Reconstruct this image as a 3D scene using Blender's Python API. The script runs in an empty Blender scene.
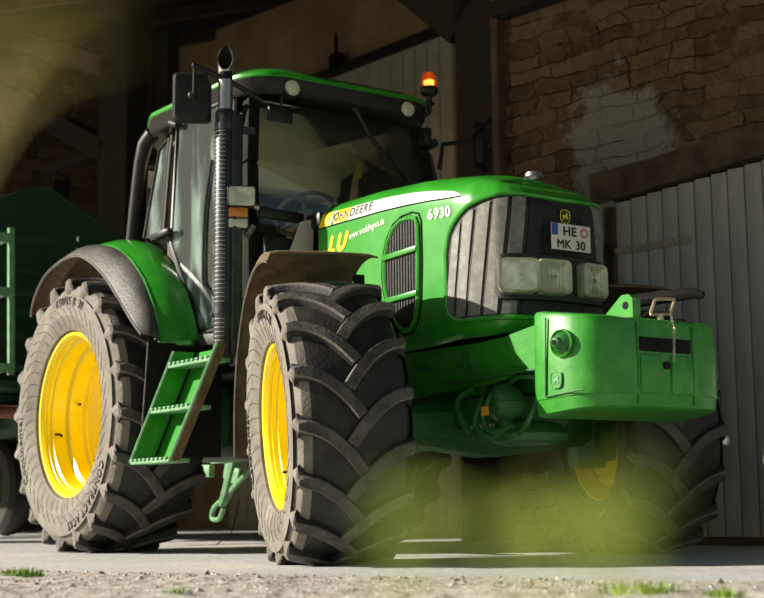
import bpy, bmesh, math, random
from mathutils import Vector as V, Matrix as MX
random.seed(7)
PI = math.pi
C = bpy.context.scene.collection
sc = bpy.context.scene
rad = math.radians

# ------------------------------------------------------------------ camera
CAM = V((8.41, -4.66, .272)); YAW, PIT, ROL, FPX = rad(145.138), rad(8.24), rad(-.563), 1422.4
FW = V((math.cos(YAW)*math.cos(PIT), math.sin(YAW)*math.cos(PIT), math.sin(PIT)))
RT = FW.cross(V((0, 0, 1))).normalized(); UPV = RT.cross(FW)
CA = RT*math.cos(ROL)+UPV*math.sin(ROL); CB = -RT*math.sin(ROL)+UPV*math.cos(ROL)
def at(u, v, n, val):
    """measure: the point of a real plane (n . X = val, or axis letter) seen at a photo position"""
    d = FW+CA*((u-382)/FPX)-CB*((v-299)/FPX)
    if isinstance(n, str): n = V([1. if a == n else 0. for a in 'xyz'])
    t = (val-CAM.dot(n))/d.dot(n)
    return CAM+d*t

# ------------------------------------------------------------------ materials
def mat(name, col, rough=.5, metal=0, coat=0, var=None, scale=8, bump=0, bscale=60, emit=None, estr=0, spec=None, detail=4, lo=.4, hi=.65):
    m = bpy.data.materials.new(name); m.use_nodes = True
    nt = m.node_tree; b = nt.nodes['Principled BSDF']
    b.inputs['Base Color'].default_value = (*col, 1); b.inputs['Roughness'].default_value = rough
    b.inputs['Metallic'].default_value = metal; b.inputs['Coat Weight'].default_value = coat
    b.inputs['Coat Roughness'].default_value = .12
    if spec is not None: b.inputs['Specular IOR Level'].default_value = spec
    tc = nt.nodes.new('ShaderNodeTexCoord')
    if var:
        n = nt.nodes.new('ShaderNodeTexNoise'); n.inputs['Scale'].default_value = scale; n.inputs['Detail'].default_value = detail
        n.inputs['Roughness'].default_value = .65
        r = nt.nodes.new('ShaderNodeValToRGB'); r.color_ramp.elements[0].position = lo; r.color_ramp.elements[1].position = hi
        r.color_ramp.elements[0].color = (*col, 1); r.color_ramp.elements[1].color = (*var, 1)
        nt.links.new(tc.outputs['Object'], n.inputs['Vector']); nt.links.new(n.outputs['Fac'], r.inputs['Fac'])
        nt.links.new(r.outputs['Color'], b.inputs['Base Color'])
    if bump:
        n2 = nt.nodes.new('ShaderNodeTexNoise'); n2.inputs['Scale'].default_value = bscale; n2.inputs['Detail'].default_value = 5
        bp = nt.nodes.new('ShaderNodeBump'); bp.inputs['Strength'].default_value = bump; bp.inputs['Distance'].default_value = .01
        nt.links.new(tc.outputs['Object'], n2.inputs['Vector']); nt.links.new(n2.outputs['Fac'], bp.inputs['Height'])
        nt.links.new(bp.outputs['Normal'], b.inputs['Normal'])
    if emit: b.inputs['Emission Color'].default_value = (*emit, 1); b.inputs['Emission Strength'].default_value = estr
    return m
def N(m, t, **k):
    n = m.node_tree.nodes.new(t)
    for a, b in k.items(): setattr(n, a, b)
    return n
def L(m, a, b): m.node_tree.links.new(a, b)

GREEN = (.024, .27, .016)
M = {}
M['green'] = mat('green_paint', GREEN, .33, 0, .5, (.04, .33, .026), 5, .03, 30)
M['green_worn'] = mat('worn_green_paint', (.024, .25, .016), .42, 0, .25, (.05, .31, .03), 9, .12, 40)
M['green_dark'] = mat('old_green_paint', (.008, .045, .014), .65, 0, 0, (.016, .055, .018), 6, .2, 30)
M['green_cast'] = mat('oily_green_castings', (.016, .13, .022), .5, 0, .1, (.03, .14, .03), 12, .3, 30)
M['green_rail'] = mat('pale_green_rails', (.12, .30, .14), .5, 0, 0, (.22, .40, .22), 14, .1, 40)
M['yellow'] = mat('yellow_rim_paint', (.88, .69, .006), .32, 0, .4, (.82, .63, .01), 6)
M['yellow_decal'] = mat('yellow_sticker', (.85, .68, .01), .4)
M['white'] = mat('white_sticker', (.85, .84, .8), .4)
M['cream'] = mat('plate_white', (.72, .70, .6), .4)
M['tan'] = mat('tan_cab_lining', (.74, .71, .50), .8, var=(.80, .76, .56), scale=2)
M['black'] = mat('black_plastic', (.010, .010, .011), .42, 0, 0, (.017, .016, .015), 10, .05, 80, spec=.35)
M['black_matt'] = mat('matt_black', (.008, .008, .008), .8, 0, 0, (.014, .012, .010), 8, .1, 60, spec=.2)
M['black_dust'] = mat('dusty_black_rubber_flare', (.026, .025, .023), .55, 0, 0, (.075, .07, .062), 5, .3, 50)
M['brown_dust'] = mat('mud_coated_plastic', (.10, .065, .033), .8, 0, 0, (.19, .13, .075), 7, .3, 40)
M['slat'] = mat('dusty_grille_mesh', (.17, .165, .15), .6, .2, 0, (.26, .25, .23), 22, .3, 200)
M['mesh_black'] = mat('black_grille_mesh', (.014, .014, .014), .5, .2, 0, (.028, .027, .025), 30, .3, 300)
M['reflector'] = mat('lamp_reflector_sheen', (.80, .80, .62), .3, .35, .6, (.62, .66, .42), 14)  # cream and yellow-green tones imitate bright reflections in the bowls
M['chrome'] = mat('chrome', (.92, .92, .78), .18, 1, var=(.75, .76, .58), scale=9)
M['steel'] = mat('grey_steel', (.42, .42, .42), .32, .9, 0, (.5, .5, .5), 12)
M['heat'] = mat('dark_heat_shield', (.035, .038, .045), .42, .5, 0, (.06, .063, .07), 14, .1, 60)
M['rust'] = mat('bare_steel_pin', (.55, .42, .28), .45, .8, 0, (.7, .6, .45), 30)
M['orange'] = mat('orange_sticker', (.9, .4, .02), .5)
M['blue'] = mat('plate_blue', (.02, .07, .4), .4)
M['red'] = mat('red_seal', (.45, .08, .06), .4)
M['lever'] = mat('yellow_lever', (.6, .5, .05), .4)
M['darkgreen_text'] = mat('dark_lettering', (.01, .02, .01), .5)
M['letter'] = mat('rubber_lettering', (.045, .04, .035), .8)

# tyre rubber: black with pale dust sitting unevenly on the sidewalls
def rubber(name, base, dust, lo, hi, sc_=9, bump=.4, rough=.8):
    return mat(name, base, rough, 0, 0, dust, sc_, bump, 55, lo=lo, hi=hi)
M['rub'] = rubber('tread_rubber', (.014, .013, .012), (.042, .038, .034), .45, .8, 7, .35, .6)
M['rub_top'] = rubber('tread_lug_faces', (.034, .031, .028), (.13, .12, .105), .38, .75, 9, .5, .68)
M['rub_edge'] = rubber('dusty_lug_edges', (.09, .08, .07), (.19, .172, .15), .3, .7, 14, .4)
M['rub_side'] = rubber('dusty_sidewall', (.135, .115, .095), (.255, .23, .20), .32, .68, 5, .45)

def glassmat(name, tint, dirt=(.5, .55, .5), dlo=.5, dhi=.8, dmax=.25, stretch=(1, 1, 1), refl=.04, sc_=3):
    m = bpy.data.materials.new(name); m.use_nodes = True; nt = m.node_tree
    for n in list(nt.nodes):
        if n.type != 'OUTPUT_MATERIAL': nt.nodes.remove(n)
    out = nt.nodes[0]
    tr = N(m, 'ShaderNodeBsdfTransparent'); tr.inputs[0].default_value = (*tint, 1)
    gl = N(m, 'ShaderNodeBsdfGlossy'); gl.inputs['Roughness'].default_value = .03
    fr = N(m, 'ShaderNodeFresnel'); fr.inputs[0].default_value = 1.5
    mu = N(m, 'ShaderNodeMath', operation='ADD'); mu.inputs[1].default_value = refl; mu.use_clamp = True
    L(m, fr.outputs[0], mu.inputs[0])
    mx = N(m, 'ShaderNodeMixShader'); L(m, mu.outputs[0], mx.inputs[0]); L(m, tr.outputs[0], mx.inputs[1]); L(m, gl.outputs[0], mx.inputs[2])
    df = N(m, 'ShaderNodeBsdfDiffuse'); df.inputs[0].default_value = (*dirt, 1)
    tc = N(m, 'ShaderNodeTexCoord'); mp = N(m, 'ShaderNodeMapping'); mp.inputs['Scale'].default_value = stretch
    no = N(m, 'ShaderNodeTexNoise'); no.inputs['Scale'].default_value = sc_; no.inputs['Detail'].default_value = 6; no.inputs['Distortion'].default_value = .6
    mr = N(m, 'ShaderNodeMapRange'); mr.inputs['From Min'].default_value = dlo; mr.inputs['From Max'].default_value = dhi; mr.inputs['To Min'].default_value = .02; mr.inputs['To Max'].default_value = dmax
    L(m, tc.outputs['Object'], mp.inputs[0]); L(m, mp.outputs[0], no.inputs['Vector']); L(m, no.outputs['Fac'], mr.inputs['Value'])
    m2 = N(m, 'ShaderNodeMixShader'); L(m, mr.outputs[0], m2.inputs[0]); L(m, mx.outputs[0], m2.inputs[1]); L(m, df.outputs[0], m2.inputs[2])
    L(m, m2.outputs[0], out.inputs['Surface'])
    return m
M['glass'] = glassmat('cab_glass', (.985, .995, .96), (.5, .52, .42), .5, .95, .10, refl=.0)
M['glass_side'] = glassmat('dusty_sheen_glass', (.93, .985, .96), (.50, .68, .63), .48, .70, .50, (2.2, 1, .35), .05, 4)  # streaky dust film, tinted teal to imitate the reflected sky
M['lens'] = glassmat('lamp_glass', (.99, .99, .94), (.85, .84, .62), .4, .8, .16, refl=.04, sc_=9)
M['lens_white'] = glassmat('ribbed_clear_lens', (.97, .97, .93), (.95, .94, .88), .1, .6, .8, refl=.06, sc_=14)
M['lampframe'] = mat('cream_lamp_surround', (.42, .40, .29), .35, .3, .3, (.55, .53, .40), 20)
M['amber'] = mat('amber_lens', (.85, .22, .02), .2, 0, 0); M['amber'].node_tree.nodes['Principled BSDF'].inputs['Transmission Weight'].default_value = .6
M['bulb'] = mat('beacon_bulb', (1, .8, .6), .4, emit=(1, .55, .25), estr=6)

# ------------------------------------------------------------------ mesh collector
class MB:
    def __init__(s): s.v = []; s.f = []; s.m = []
    def add(s, vs, fs, mi=0):
        o = len(s.v); s.v += [V(p) for p in vs]
        for f in fs: s.f.append([o+i for i in f]); s.m.append(mi)
    def box(s, c, size, rot=None, mi=0, bev=0):
        """box; bev cuts the long edges so it reads as a made part"""
        hx, hy, hz = size[0]/2, size[1]/2, size[2]/2
        bm = bmesh.new(); bmesh.ops.create_cube(bm, size=1)
        for v in bm.verts: v.co = V((v.co.x*2*hx, v.co.y*2*hy, v.co.z*2*hz))
        if bev: bmesh.ops.bevel(bm, geom=bm.edges[:], offset=bev, segments=2, profile=.5, affect='EDGES')
        R_ = rot if rot is not None else MX.Identity(3)
        bm.verts.index_update()
        s.add([R_ @ v.co+V(c) for v in bm.verts], [[v.index for v in f.verts] for f in bm.faces], mi); bm.free()
    def rings(s, rings, mi=0, closed=True, cap=(True, True), mis=None):
        n = len(rings[0]); vs = [p for r in rings for p in r]; o = len(s.v); s.v += [V(p) for p in vs]
        for k in range(len(rings)-1):
            for i in range(n if closed else n-1):
                j = (i+1) % n
                s.f.append([o+k*n+i, o+k*n+j, o+(k+1)*n+j, o+(k+1)*n+i]); s.m.append(mis[k] if mis else mi)
        if cap[0]: s.f.append([o+i for i in range(n)][::-1]); s.m.append(mi)
        if cap[1]: s.f.append([o+(len(rings)-1)*n+i for i in range(n)]); s.m.append(mi)
    def tube(s, pts, r, seg=10, mi=0, cap=True, close=False):
        pts = [V(p) for p in pts]; rs = r if isinstance(r, (list, tuple)) else [r]*len(pts)
        rg = []; up = None
        for i, p in enumerate(pts):
            if close: t = (pts[(i+1) % len(pts)]-pts[i-1]).normalized()
            else: t = (pts[min(i+1, len(pts)-1)]-pts[max(i-1, 0)]).normalized()
            if up is None: up = t.orthogonal().normalized()
            up = (up-t*up.dot(t)).normalized(); w = t.cross(up)
            rg.append([p+(up*math.cos(a)+w*math.sin(a))*rs[i] for a in (2*PI*k/seg for k in range(seg))])
        if close: rg.append(rg[0])
        s.rings(rg, mi, True, (cap and not close, cap and not close))
    def lathe(s, prof, seg=48, o=(0, 0, 0), ax='y', mi=0, mis=None, a0=0, a1=2*PI):
        """prof: (radius, position along the axis)"""
        full = abs(a1-a0-2*PI) < 1e-6; n = seg if full else seg+1; o = V(o); rg = []
        for r, h in prof:
            ring = []
            for k in range(n):
                a = a0+(a1-a0)*k/seg; c, d = r*math.cos(a), r*math.sin(a)
                ring.append(o+{'y': V((c, h, d)), 'z': V((c, d, h)), 'x': V((h, c, d))}[ax])
            rg.append(ring)
        s.rings(rg, mi, full, (False, False), mis)
    def prism(s, poly, off, mi=0):
        poly = [V(p) for p in poly]; off = V(off); n = len(poly)
        s.add(poly+[p+off for p in poly], [list(range(n))[::-1], [n+i for i in range(n)]]+[[i, (i+1) % n, n+(i+1) % n, n+i] for i in range(n)], mi)
    def bar(s, a, b, w, h, mi=0, up=(0, 0, 1), bev=0):
        a, b = V(a), V(b); t = (b-a).normalized(); u = V(up); u = (u-t*u.dot(t)).normalized(); x = t.cross(u)
        R_ = MX((t, x, u)).transposed(); s.box((a+b)/2, ((b-a).length, w, h), R_, mi, bev)
    def ball(s, c, r, seg=16, mi=0, sx=1, sy=1, sz=1):
        c = V(c); rg = []
        for i in range(1, seg//2):
            a = PI*i/(seg//2); rg.append([c+V((r*sx*math.sin(a)*math.cos(b), r*sy*math.sin(a)*math.sin(b), -r*sz*math.cos(a))) for b in (2*PI*k/seg for k in range(seg))])
        s.rings(rg, mi)
    def build(s, name, mats, parent=None, ang=35, smooth=True, loc=None, rot=None):
        me = bpy.data.meshes.new(name); me.from_pydata([tuple(v) for v in s.v], [], s.f)
        for m in (mats if isinstance(mats, (list, tuple)) else [mats]): me.materials.append(M[m] if isinstance(m, str) else m)
        for p, i in zip(me.polygons, s.m): p.material_index = i
        bm = bmesh.new(); bm.from_mesh(me); bmesh.ops.remove_doubles(bm, verts=bm.verts, dist=1e-5); bmesh.ops.recalc_face_normals(bm, faces=bm.faces); bm.to_mesh(me); bm.free()
        if smooth: me.shade_smooth(); me.set_sharp_from_angle(angle=rad(ang))
        o = bpy.data.objects.new(name, me); C.objects.link(o)
        if parent: o.parent = parent
        if loc is not None: o.location = loc
        if rot is not None: o.rotation_euler = rot
        return o

def thing(name, label, cat, loc=(0, 0, 0), rz=0, group=None):
    o = bpy.data.objects.new(name, None); C.objects.link(o); o.location = loc; o.rotation_euler = (0, 0, rz)
    o['label'] = label; o['category'] = cat
    if group: o['group'] = group
    return o
def tag(o, label, cat, group=None, kind=None):
    o['label'] = label; o['category'] = cat
    if group: o['group'] = group
    if kind: o['kind'] = kind
    return o
def struct(o, label=None):
    o['kind'] = 'structure'
    if label: o['label'] = label
    return o

_fc = {}
def glyphs(text, size=1, ext=0.0, shear=0, bold=0.0, space=1.0):
    """mesh data (verts, faces, advance) of a line of text in the XY plane, one entry per character"""
    out = []
    for ch in text:
        k = (ch, size, ext, shear, bold)
        if k not in _fc:
            cu = bpy.data.curves.new('t', 'FONT'); cu.body = ch; cu.size = size; cu.extrude = ext; cu.shear = shear; cu.resolution_u = 3
            ob = bpy.data.objects.new('t', cu); C.objects.link(ob); bpy.context.view_layer.update()
            me = bpy.data.meshes.new_from_object(ob.evaluated_get(bpy.context.evaluated_depsgraph_get()))
            vs = [v.co.copy() for v in me.vertices]; fs = [list(p.vertices) for p in me.polygons]
            bpy.data.objects.remove(ob); bpy.data.meshes.remove(me); bpy.data.curves.remove(cu)
            w = (max(v.x for v in vs) if vs else size*.28)
            if bold:      # thicker strokes: the outline repeated a hair to each side
                n_ = len(vs); v4, f4 = [], []
                for q, (dx, dy) in enumerate(((bold, 0), (-bold, 0), (0, bold), (0, -bold))):
                    v4 += [v+V((dx, dy, q*.00012)) for v in vs]; f4 += [[i+q*n_ for i in f] for f in fs]
                vs, fs = v4, f4
            _fc[k] = (vs, fs, w)
        vs, fs, w = _fc[k]; out.append((vs, fs, (w+size*.10)*space))
    return out
def text_on(mb, text, o, xd, yd, size, ext=.0, mi=0, width=None, shear=0, bold=0, lift=0.0):
    """lay text on a plane: origin o, reading along xd, letters up along yd"""
    o, xd, yd = V(o), V(xd).normalized(), V(yd).normalized(); nd = xd.cross(yd)
    g = glyphs(text, size, ext, shear, bold); tot = sum(w for _, _, w in g); k = (width/tot) if width else 1
    x = 0
    for vs, fs, w in g:
        mb.add([o+xd*(k*(x+v.x))+yd*v.y+nd*(v.z+lift) for v in vs], fs, mi); x += w

# ================================================================== TRACTOR
tractor = thing('tractor', 'large green farm tractor with yellow wheel rims, parked by the barn door', 'tractor', (0, 0, 0))
T = tractor

# ------------------------------------------------------------------ tyres
def tyre_mb(R, W, rim, N_, h, zc, lw):
    mb = MB(); Wh = W/2; Rb = R-h; side = R-rim
    # carcass profile, outer side is negative y
    half = [(rim-.012, -.37*W), (rim+.022, -.40*W), (rim+.030, -.425*W), (rim+.03, -.445*W), (rim+.28*side, -.497*W), (rim+.34*side, -.507*W), (rim+.36*side, -.503*W),
            (rim+.52*side, -.512*W), (rim+.68*side, -.503*W), (Rb-.085, -.487*W), (Rb-.04, -.468*W), (Rb-.012, -.43*W), (Rb+.002, -.36*W), (Rb+.010, -.2*W)]
    prof = half+[(Rb+.012, 0)]+[(r, -y) for r, y in half[::-1]]
    nh = len(half); mis = [3]*(nh-4)+[3, 3, 0, 0]+[0]*(nh+4)
    mb.lathe(prof, 96, mis=mis[:len(prof)-1])
    def rtop(a):
        q = abs(a)/Wh; return R-.020*q**2.2
    pitch = 2*PI/N_; lag = .86*pitch
    for s in (-1, 1):
        for k in range(N_):
            th0 = k*pitch+(pitch/2 if s > 0 else 0)
            st = []
            nS = 9
            for i in range(nS):
                t = i/(nS-1); a = s*Wh*(-.10+t*1.06)
                th = th0+lag*(1-(1-t)**2.0)
                st.append((a, th, rtop(a), Rb-.012, lw*(1.0+.12*t)/2))
            aE, thE = st[-1][0], st[-1][1]
            st.append((s*Wh*1.0, thE+.012, R-.034, Rb-.05, lw*1.1/2))
            st.append((s*Wh*1.012, thE+.018, R-.075, Rb-.09, lw*.85/2))
            st.append((s*Wh*1.018, thE+.022, R-.125, R-.15, lw*.42/2))
            pts = []
            for i, (a, th, rt, rb, hw) in enumerate(st):
                i0, i1 = max(i-1, 0), min(i+1, nS-1) if i < nS else i
                if i < nS-1: ta, tc_ = st[i+1][0]-st[max(i-1, 0)][0], (st[i+1][1]-st[max(i-1, 0)][1])*R
                else: ta, tc_ = s*.15, 1e-4 if i >= nS else .02
                l_ = math.hypot(ta, tc_); pa, pc = -tc_/l_, ta/l_
                if i >= nS-1: pa, pc = 0, s
                ring = []
                insd = i >= nS
                for (off, dep) in (((2.0, 0), (.95, .62), (.42, 1), (-.42, 1), (-.95, .62), (-2.0, 0)) if i >= nS-1 else ((1.18, 0), (1.02, .82), (.80, 1), (-.80, 1), (-1.02, .82), (-1.18, 0))):
                    r = rb+(rt-rb)*dep
                    aa = a+pa*hw*off
                    if insd: aa = s*(abs(a)-(0.03 if dep == 0 else (.006 if dep < 1 else 0)))
                    tt = th+pc*hw*off/R
                    ring.append(V((r*math.cos(tt), aa, r*math.sin(tt))))
                pts.append(ring)
            o = len(mb.v); mb.v += [p for r in pts for p in r]
            mm = (0, 2, 1, 2, 0)
            for i in range(len(pts)-1):
                for j in range(5):
                    mi = mm[j] if i < nS-1 or s > 0 else 3 if i >= nS else (2 if j in (1, 2, 3) else 0)
                    mb.f.append([o+i*6+j, o+i*6+j+1, o+(i+1)*6+j+1, o+(i+1)*6+j]); mb.m.append(mi)
            mb.f.append([o+j for j in range(6)]); mb.m.append(2)
            e = o+(len(pts)-1)*6; mb.f.append([e+j for j in range(6)][::-1]); mb.m.append(3 if s < 0 else 0)
    for v in mb.v:                                   # the tyre squats where it meets the ground
        if v.z < -zc+.004: v.z = -zc+.004
    return mb

def ring_text(mb, text, r, y, a_mid, size, ext, out=-1, squeeze=1.0, mi=0, flip=False):
    """letters standing on the outer sidewall, reading clockwise as seen from outside (y negative side)"""
    g = glyphs(text, size, ext, 0, .0); tot = sum(w for _, _, w in g)*squeeze; x = -tot/2
    for vs, fs, w in g:
        pts = []
        for v in vs:
            a = a_mid-(x+v.x*squeeze)/r                 # clockwise
            rr = r+v.y
            if flip: a = a_mid+(x+v.x*squeeze)/r; rr = r+size*.7-v.y
            pts.append(V((rr*math.cos(a), y-v.z-.0, rr*math.sin(a))))
        mb.add(pts, fs, mi); x += w*squeeze

def rim_mb(rr, W, deep, steps, disc):
    """outer flange at y=-W/2, stepped barrel going in to the disc"""
    mb = MB(); y0 = -W/2
    prof = [(rr-.02, y0+.03), (rr+.022, y0+.012), (rr+.026, y0), (rr+.018, y0-.012), (rr+.002, y0-.008), (rr-.012, y0+.012), (rr-.016, y0+.05)]
    r = rr-.016; y = y0+.05
    for (dr, dy) in steps: r += dr; y += dy; prof.append((r, y))
    prof += [(disc, y+.02), (disc-.03, y+.005), (disc*.55, y-.03), (disc*.5, y-.03), (.12, y-.02)]
    mb.lathe(prof, 72)
    back = [(rr-.02, y0+.03), (rr-.035, 0), (rr-.02, W/2-.03), (rr+.022, W/2-.012), (rr+.026, W/2), (rr-.02, W/2-.02), (rr-.05, .02), (disc, y+.04)]
    mb.lathe(back, 72)
    return mb, y

def make_wheel(name, loc, rz, R, W, rim, Nn, h, zc, lw, rear, side):
    """side -1: outer face towards -y; +1: mirrored by turning half round"""
    mb = tyre_mb(R, W, rim, Nn, h, zc, lw)
    if side > 0: mb.m = [0 if q == 3 else q for q in mb.m]
    if side > 0:
        for v in mb.v: v.y = -v.y
    t = mb.build(name, ['rub', 'rub_top', 'rub_edge', 'rub_side'], T, 30, loc=loc, rot=(rad(3.2) if rz else 0, 0, rz))
    steps = ([(-.02, .01), (0, .09), (-.03, .015), (0, .09), (-.012, .012), (.012, .012), (0, .08), (-.04, .02), (0, .09)] if rear else
             [(-.015, .01), (0, .08), (-.025, .015), (0, .09), (-.03, .02), (0, .08)])
    rb, yd = rim_mb(rim, W*.80, 0, steps, rim-.20 if rear else rim-.13)
    if side > 0:
        for v in rb.v: v.y = -v.y
    rb.build('wheel_rim', 'yellow', t, 28)
    hb = MB(); sg = 1 if side < 0 else -1
    rh = .17 if rear else .13
    hb.lathe([(0, sg*(yd-.05)), (rh*.55, sg*(yd-.05)), (rh*.6, sg*(yd-.045)), (rh*.62, sg*(yd-.035)), (rh, sg*(yd-.03)), (rh, sg*(yd+.03))], 32)
    for k in range(10):
        a = 2*PI*k/10; hb.lathe([(0, sg*(yd-.05)), (.014, sg*(yd-.048)), (.016, sg*(yd+.0))], 6, (math.cos(a)*rh*.85, 0, math.sin(a)*rh*.85))
    hb.build('wheel_hub', 'yellow', t, 30)
    if side < 0:
        vb = MB(); a = rad(195 if rear else 225); r0 = rim-.06
        p = V((r0*math.cos(a), -W*.22, r0*math.sin(a)))
        vb.tube([p, p+V((.01, -.02, .01)), p+V((-.02*math.cos(a)-.02, -.05, .01))], [.009, .008, .006], 8)
        if rear:
            p2 = V((r0*math.cos(a-.5)*.92, -W*.05, r0*math.sin(a-.5)*.92)); b2 = MB(); b2.ball(p2, .012, 8); b2.build('rim_bolt', 'black_matt', t)
        vb.build('valve_stem', 'black_matt', t)
        lb = MB(); W2 = W/2
        # ribs and fine curved lines moulded in the sidewall
        sd = R-rim
        def sy(r):
            q = (r-rim)/sd; return -W*(.497+.015*math.sin(min(max((q-.28)/.5, 0), 1)*PI))-.002
        nl = 44 if rear else 36
        for k in range(nl):
            a = 2*PI*k/nl; pts = []
            for j in range(6):
                u = j/5; r = rim+sd*(.10+.42*u) if not rear else rim+sd*(.10+.40*u)
                q = (r-rim)/sd; yy = -W*(.446+(.497-.446)*min(q/.28, 1)+(.012*min(max((q-.28)/.2, 0), 1)))-.003
                aa = a+.22*u*u
                pts.append(V((r*math.cos(aa), yy, r*math.sin(aa))))
            lb.tube(pts, .0013, 4)
        lb.build('sidewall_ribs', 'letter', t)
        if rear:
            tb = MB(); ring_text(tb, '650/65 R 38', R-.185, -W*.5105, rad(82), .075, .004); tb.build('sidewall_lettering', 'letter', t)
            tb = MB(); ring_text(tb, 'Continental', R-.20, -W*.5105, rad(198), .085, .004, flip=False); tb.build('sidewall_lettering', 'letter', t)
            tb = MB(); ring_text(tb, 'CONTRACT AC65', R-.185, -W*.5105, rad(-52), .07, .004, flip=False); tb.build('sidewall_lettering', 'letter', t)
        else:
            tb = MB(); ring_text(tb, '540/65 R 28', R-.17, -W*.5105, rad(80), .06, .004); tb.build('sidewall_lettering', 'letter', t)
            tb = MB(); ring_text(tb, 'Continental', R-.18, -W*.5105, rad(190), .065, .004); tb.build('sidewall_lettering', 'letter', t)
    return t

STEER = rad(-20)
RR, RW, FR, FWD = .868, .62, .685, .54
rear_r = make_wheel('rear_tyre', (0, -.925, .85), 0, RR, RW, .497, 20, .057, .85, .060, True, -1)
rear_l = make_wheel('rear_tyre', (0, .90, .85), 0, RR, RW, .497, 20, .057, .85, .060, True, 1)
front_r = make_wheel('front_tyre', (2.66, -1.0, .657), STEER, FR, FWD, .375, 17, .050, .657, .054, False, -1)
front_l = make_wheel('front_tyre', (2.66, 1.0, .657), STEER, FR, FWD, .375, 17, .050, .657, .054, False, 1)

# ------------------------------------------------------------------ hood
HW = .42
PL = [(1.70, -.42), (2.2, -.42), (2.7, -.418), (2.95, -.412), (3.08, -.402), (3.17, -.385), (3.235, -.355), (3.285, -.30), (3.32, -.22), (3.34, -.12), (3.345, 0)]
PL = [V((x if x < 2.9 else 2.9+(x-2.9)*.86, y*(1 if x < 3.1 else .955), 0)) for x, y in PL]
def plan(s):
    """point of the hood outline at arc length s from its rear end round to the nose (then mirrored)"""
    tot = sum((PL[i+1]-PL[i]).length for i in range(len(PL)-1)); mir = s > tot
    if mir: s = 2*tot-s
    d = 0
    for i in range(len(PL)-1):
        l = (PL[i+1]-PL[i]).length
        if s <= d+l+1e-9 or i == len(PL)-2:
            t = (s-d)/l
            p = PL[i].lerp(PL[i+1], t)
            def nrm(j):
                a = PL[max(j-1, 0)]; b = PL[min(j+1, len(PL)-1)] if j < len(PL)-1 else PL[j-1]+V((0, .24, 0)); 
                if j == len(PL)-1: return V((1, 0, 0))
                q = (b-a).normalized(); return V((q.y, -q.x, 0))
            n = nrm(i).lerp(nrm(i+1), t).normalized()
            if mir: p = V((p.x, -p.y, 0)); n = V((n.x, -n.y, 0))
            return p, n
        d += l
STOT = sum((PL[i+1]-PL[i]).length for i in range(len(PL)-1))
def interp(tab, x):
    for i in range(len(tab)-1):
        if x <= tab[i+1][0]:
            t = (x-tab[i][0])/(tab[i+1][0]-tab[i][0]); t = max(t, 0)
            return tab[i][1]+(tab[i+1][1]-tab[i][1])*t
    return tab[-1][1]
def ztop(x): return interp([(1.7, 1.985), (2.2, 1.98), (2.6, 1.955), (2.9, 1.915), (3.1, 1.88), (3.25, 1.85), (3.35, 1.82)], x)
def zbot(x): return interp([(1.7, 1.05), (2.7, 1.06), (2.9, 1.075), (3.1, 1.075), (3.35, 1.10)], x)
def hood_pt(s, z, off=0.0):
    p, n = plan(s); zt = ztop(p.x)
    # the shoulder turns in towards the top
    q = z-(zt-.16); ins = 0
    if q > 0: ins = .16*(1-math.sqrt(max(1-(q/.16)**2, 0)))*1.1
    bz = zbot(p.x)+.07-z
    if bz > 0: ins += .05*(bz/.07)**2
    return V((p.x, p.y, z))-n*(ins-off)
def hood_mesh():
    mb = MB(); ns = 200; rings = []
    ss = [2*STOT*i/ns for i in range(ns+1)]
    lv = [0, .02, .045, .08, .2, .4, .6, .75, .80, .84, .87, .90, .92, .94, .955, .97, .98, .993, 1.0]
    for q in lv:
        ring = []
        for s in ss:
            p, n = plan(s); zb, zt = zbot(p.x), ztop(p.x); z = zb+(zt-zb)*q
            if q > .99: z = zb+(zt-zb)*1.0
            ring.append(hood_pt(s, min(z, zt-.0005)))
        rings.append(ring)
    # crown: converge to the centreline
    for k, (f, dz) in enumerate(((.85, .008), (.6, .018), (.3, .026), (.0, .028))):
        ring = []
        for i, s in enumerate(ss):
            b = rings[len(lv)-1][i]; x = b.x-(1-f)*max(0, (b.x-3.0))*.3
            ring.append(V((x, b.y*f, b.z+dz)))
        rings.append(ring)
    mb.rings(rings, 0, False, (False, False))
    return mb
hood = hood_mesh().build('hood', 'green', T, 40)

def hood_patch(name, mats, poly_fn, off, ns, nz, parent, thick=.004, mi=0):
    """conforming skin patch: poly_fn(i,j) -> (s,z)"""
    mb = MB(); rg = []
    for j in range(nz+1): rg.append([hood_pt(*poly_fn(i/ns, j/nz), off) for i in range(ns+1)])
    mb.rings(rg, mi, False, (False, False))
    return mb
def s_of_x(x):
    lo, hi = 0, STOT
    for _ in range(40):
        m_ = (lo+hi)/2
        if plan(m_)[0].x < x: lo = m_
        else: hi = m_
    return lo

# front grille: dark mesh wrapping round the nose, closed below by the green chin
s0 = s_of_x(2.885); sN = STOT
GZ0, GZ1 = 1.165, 1.755
def gz_top(s):       # upper edge: rises from the rounded rear corner to the nose
    d = s-s0; f = min(d/.40, 1); return (1.50+.262*math.sqrt(max(0, 1-(1-f)**2))) - .02*max(0, (s-s0-.40))/.4
def gz_bot(s):
    d = s-s0; f = min(max(d, 0)/.12, 1); return 1.245-.085*math.sqrt(max(0, 1-(1-f)**2))
def full(s): return s if s <= STOT else 2*STOT-s
mb = MB(); ng = 64; rg = [[] for _ in range(13)]
for i in range(ng+1):
    s = s0+(2*STOT-2*s0)*i/ng; sf = full(s)
    for k in range(13): rg[k].append(hood_pt(s, gz_bot(sf)+(gz_top(sf)-gz_bot(sf))*k/12, .006))
mb.rings(rg, 0, False, (False, False))
grille = mb.build('front_grille', 'mesh_black', hood)
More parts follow.
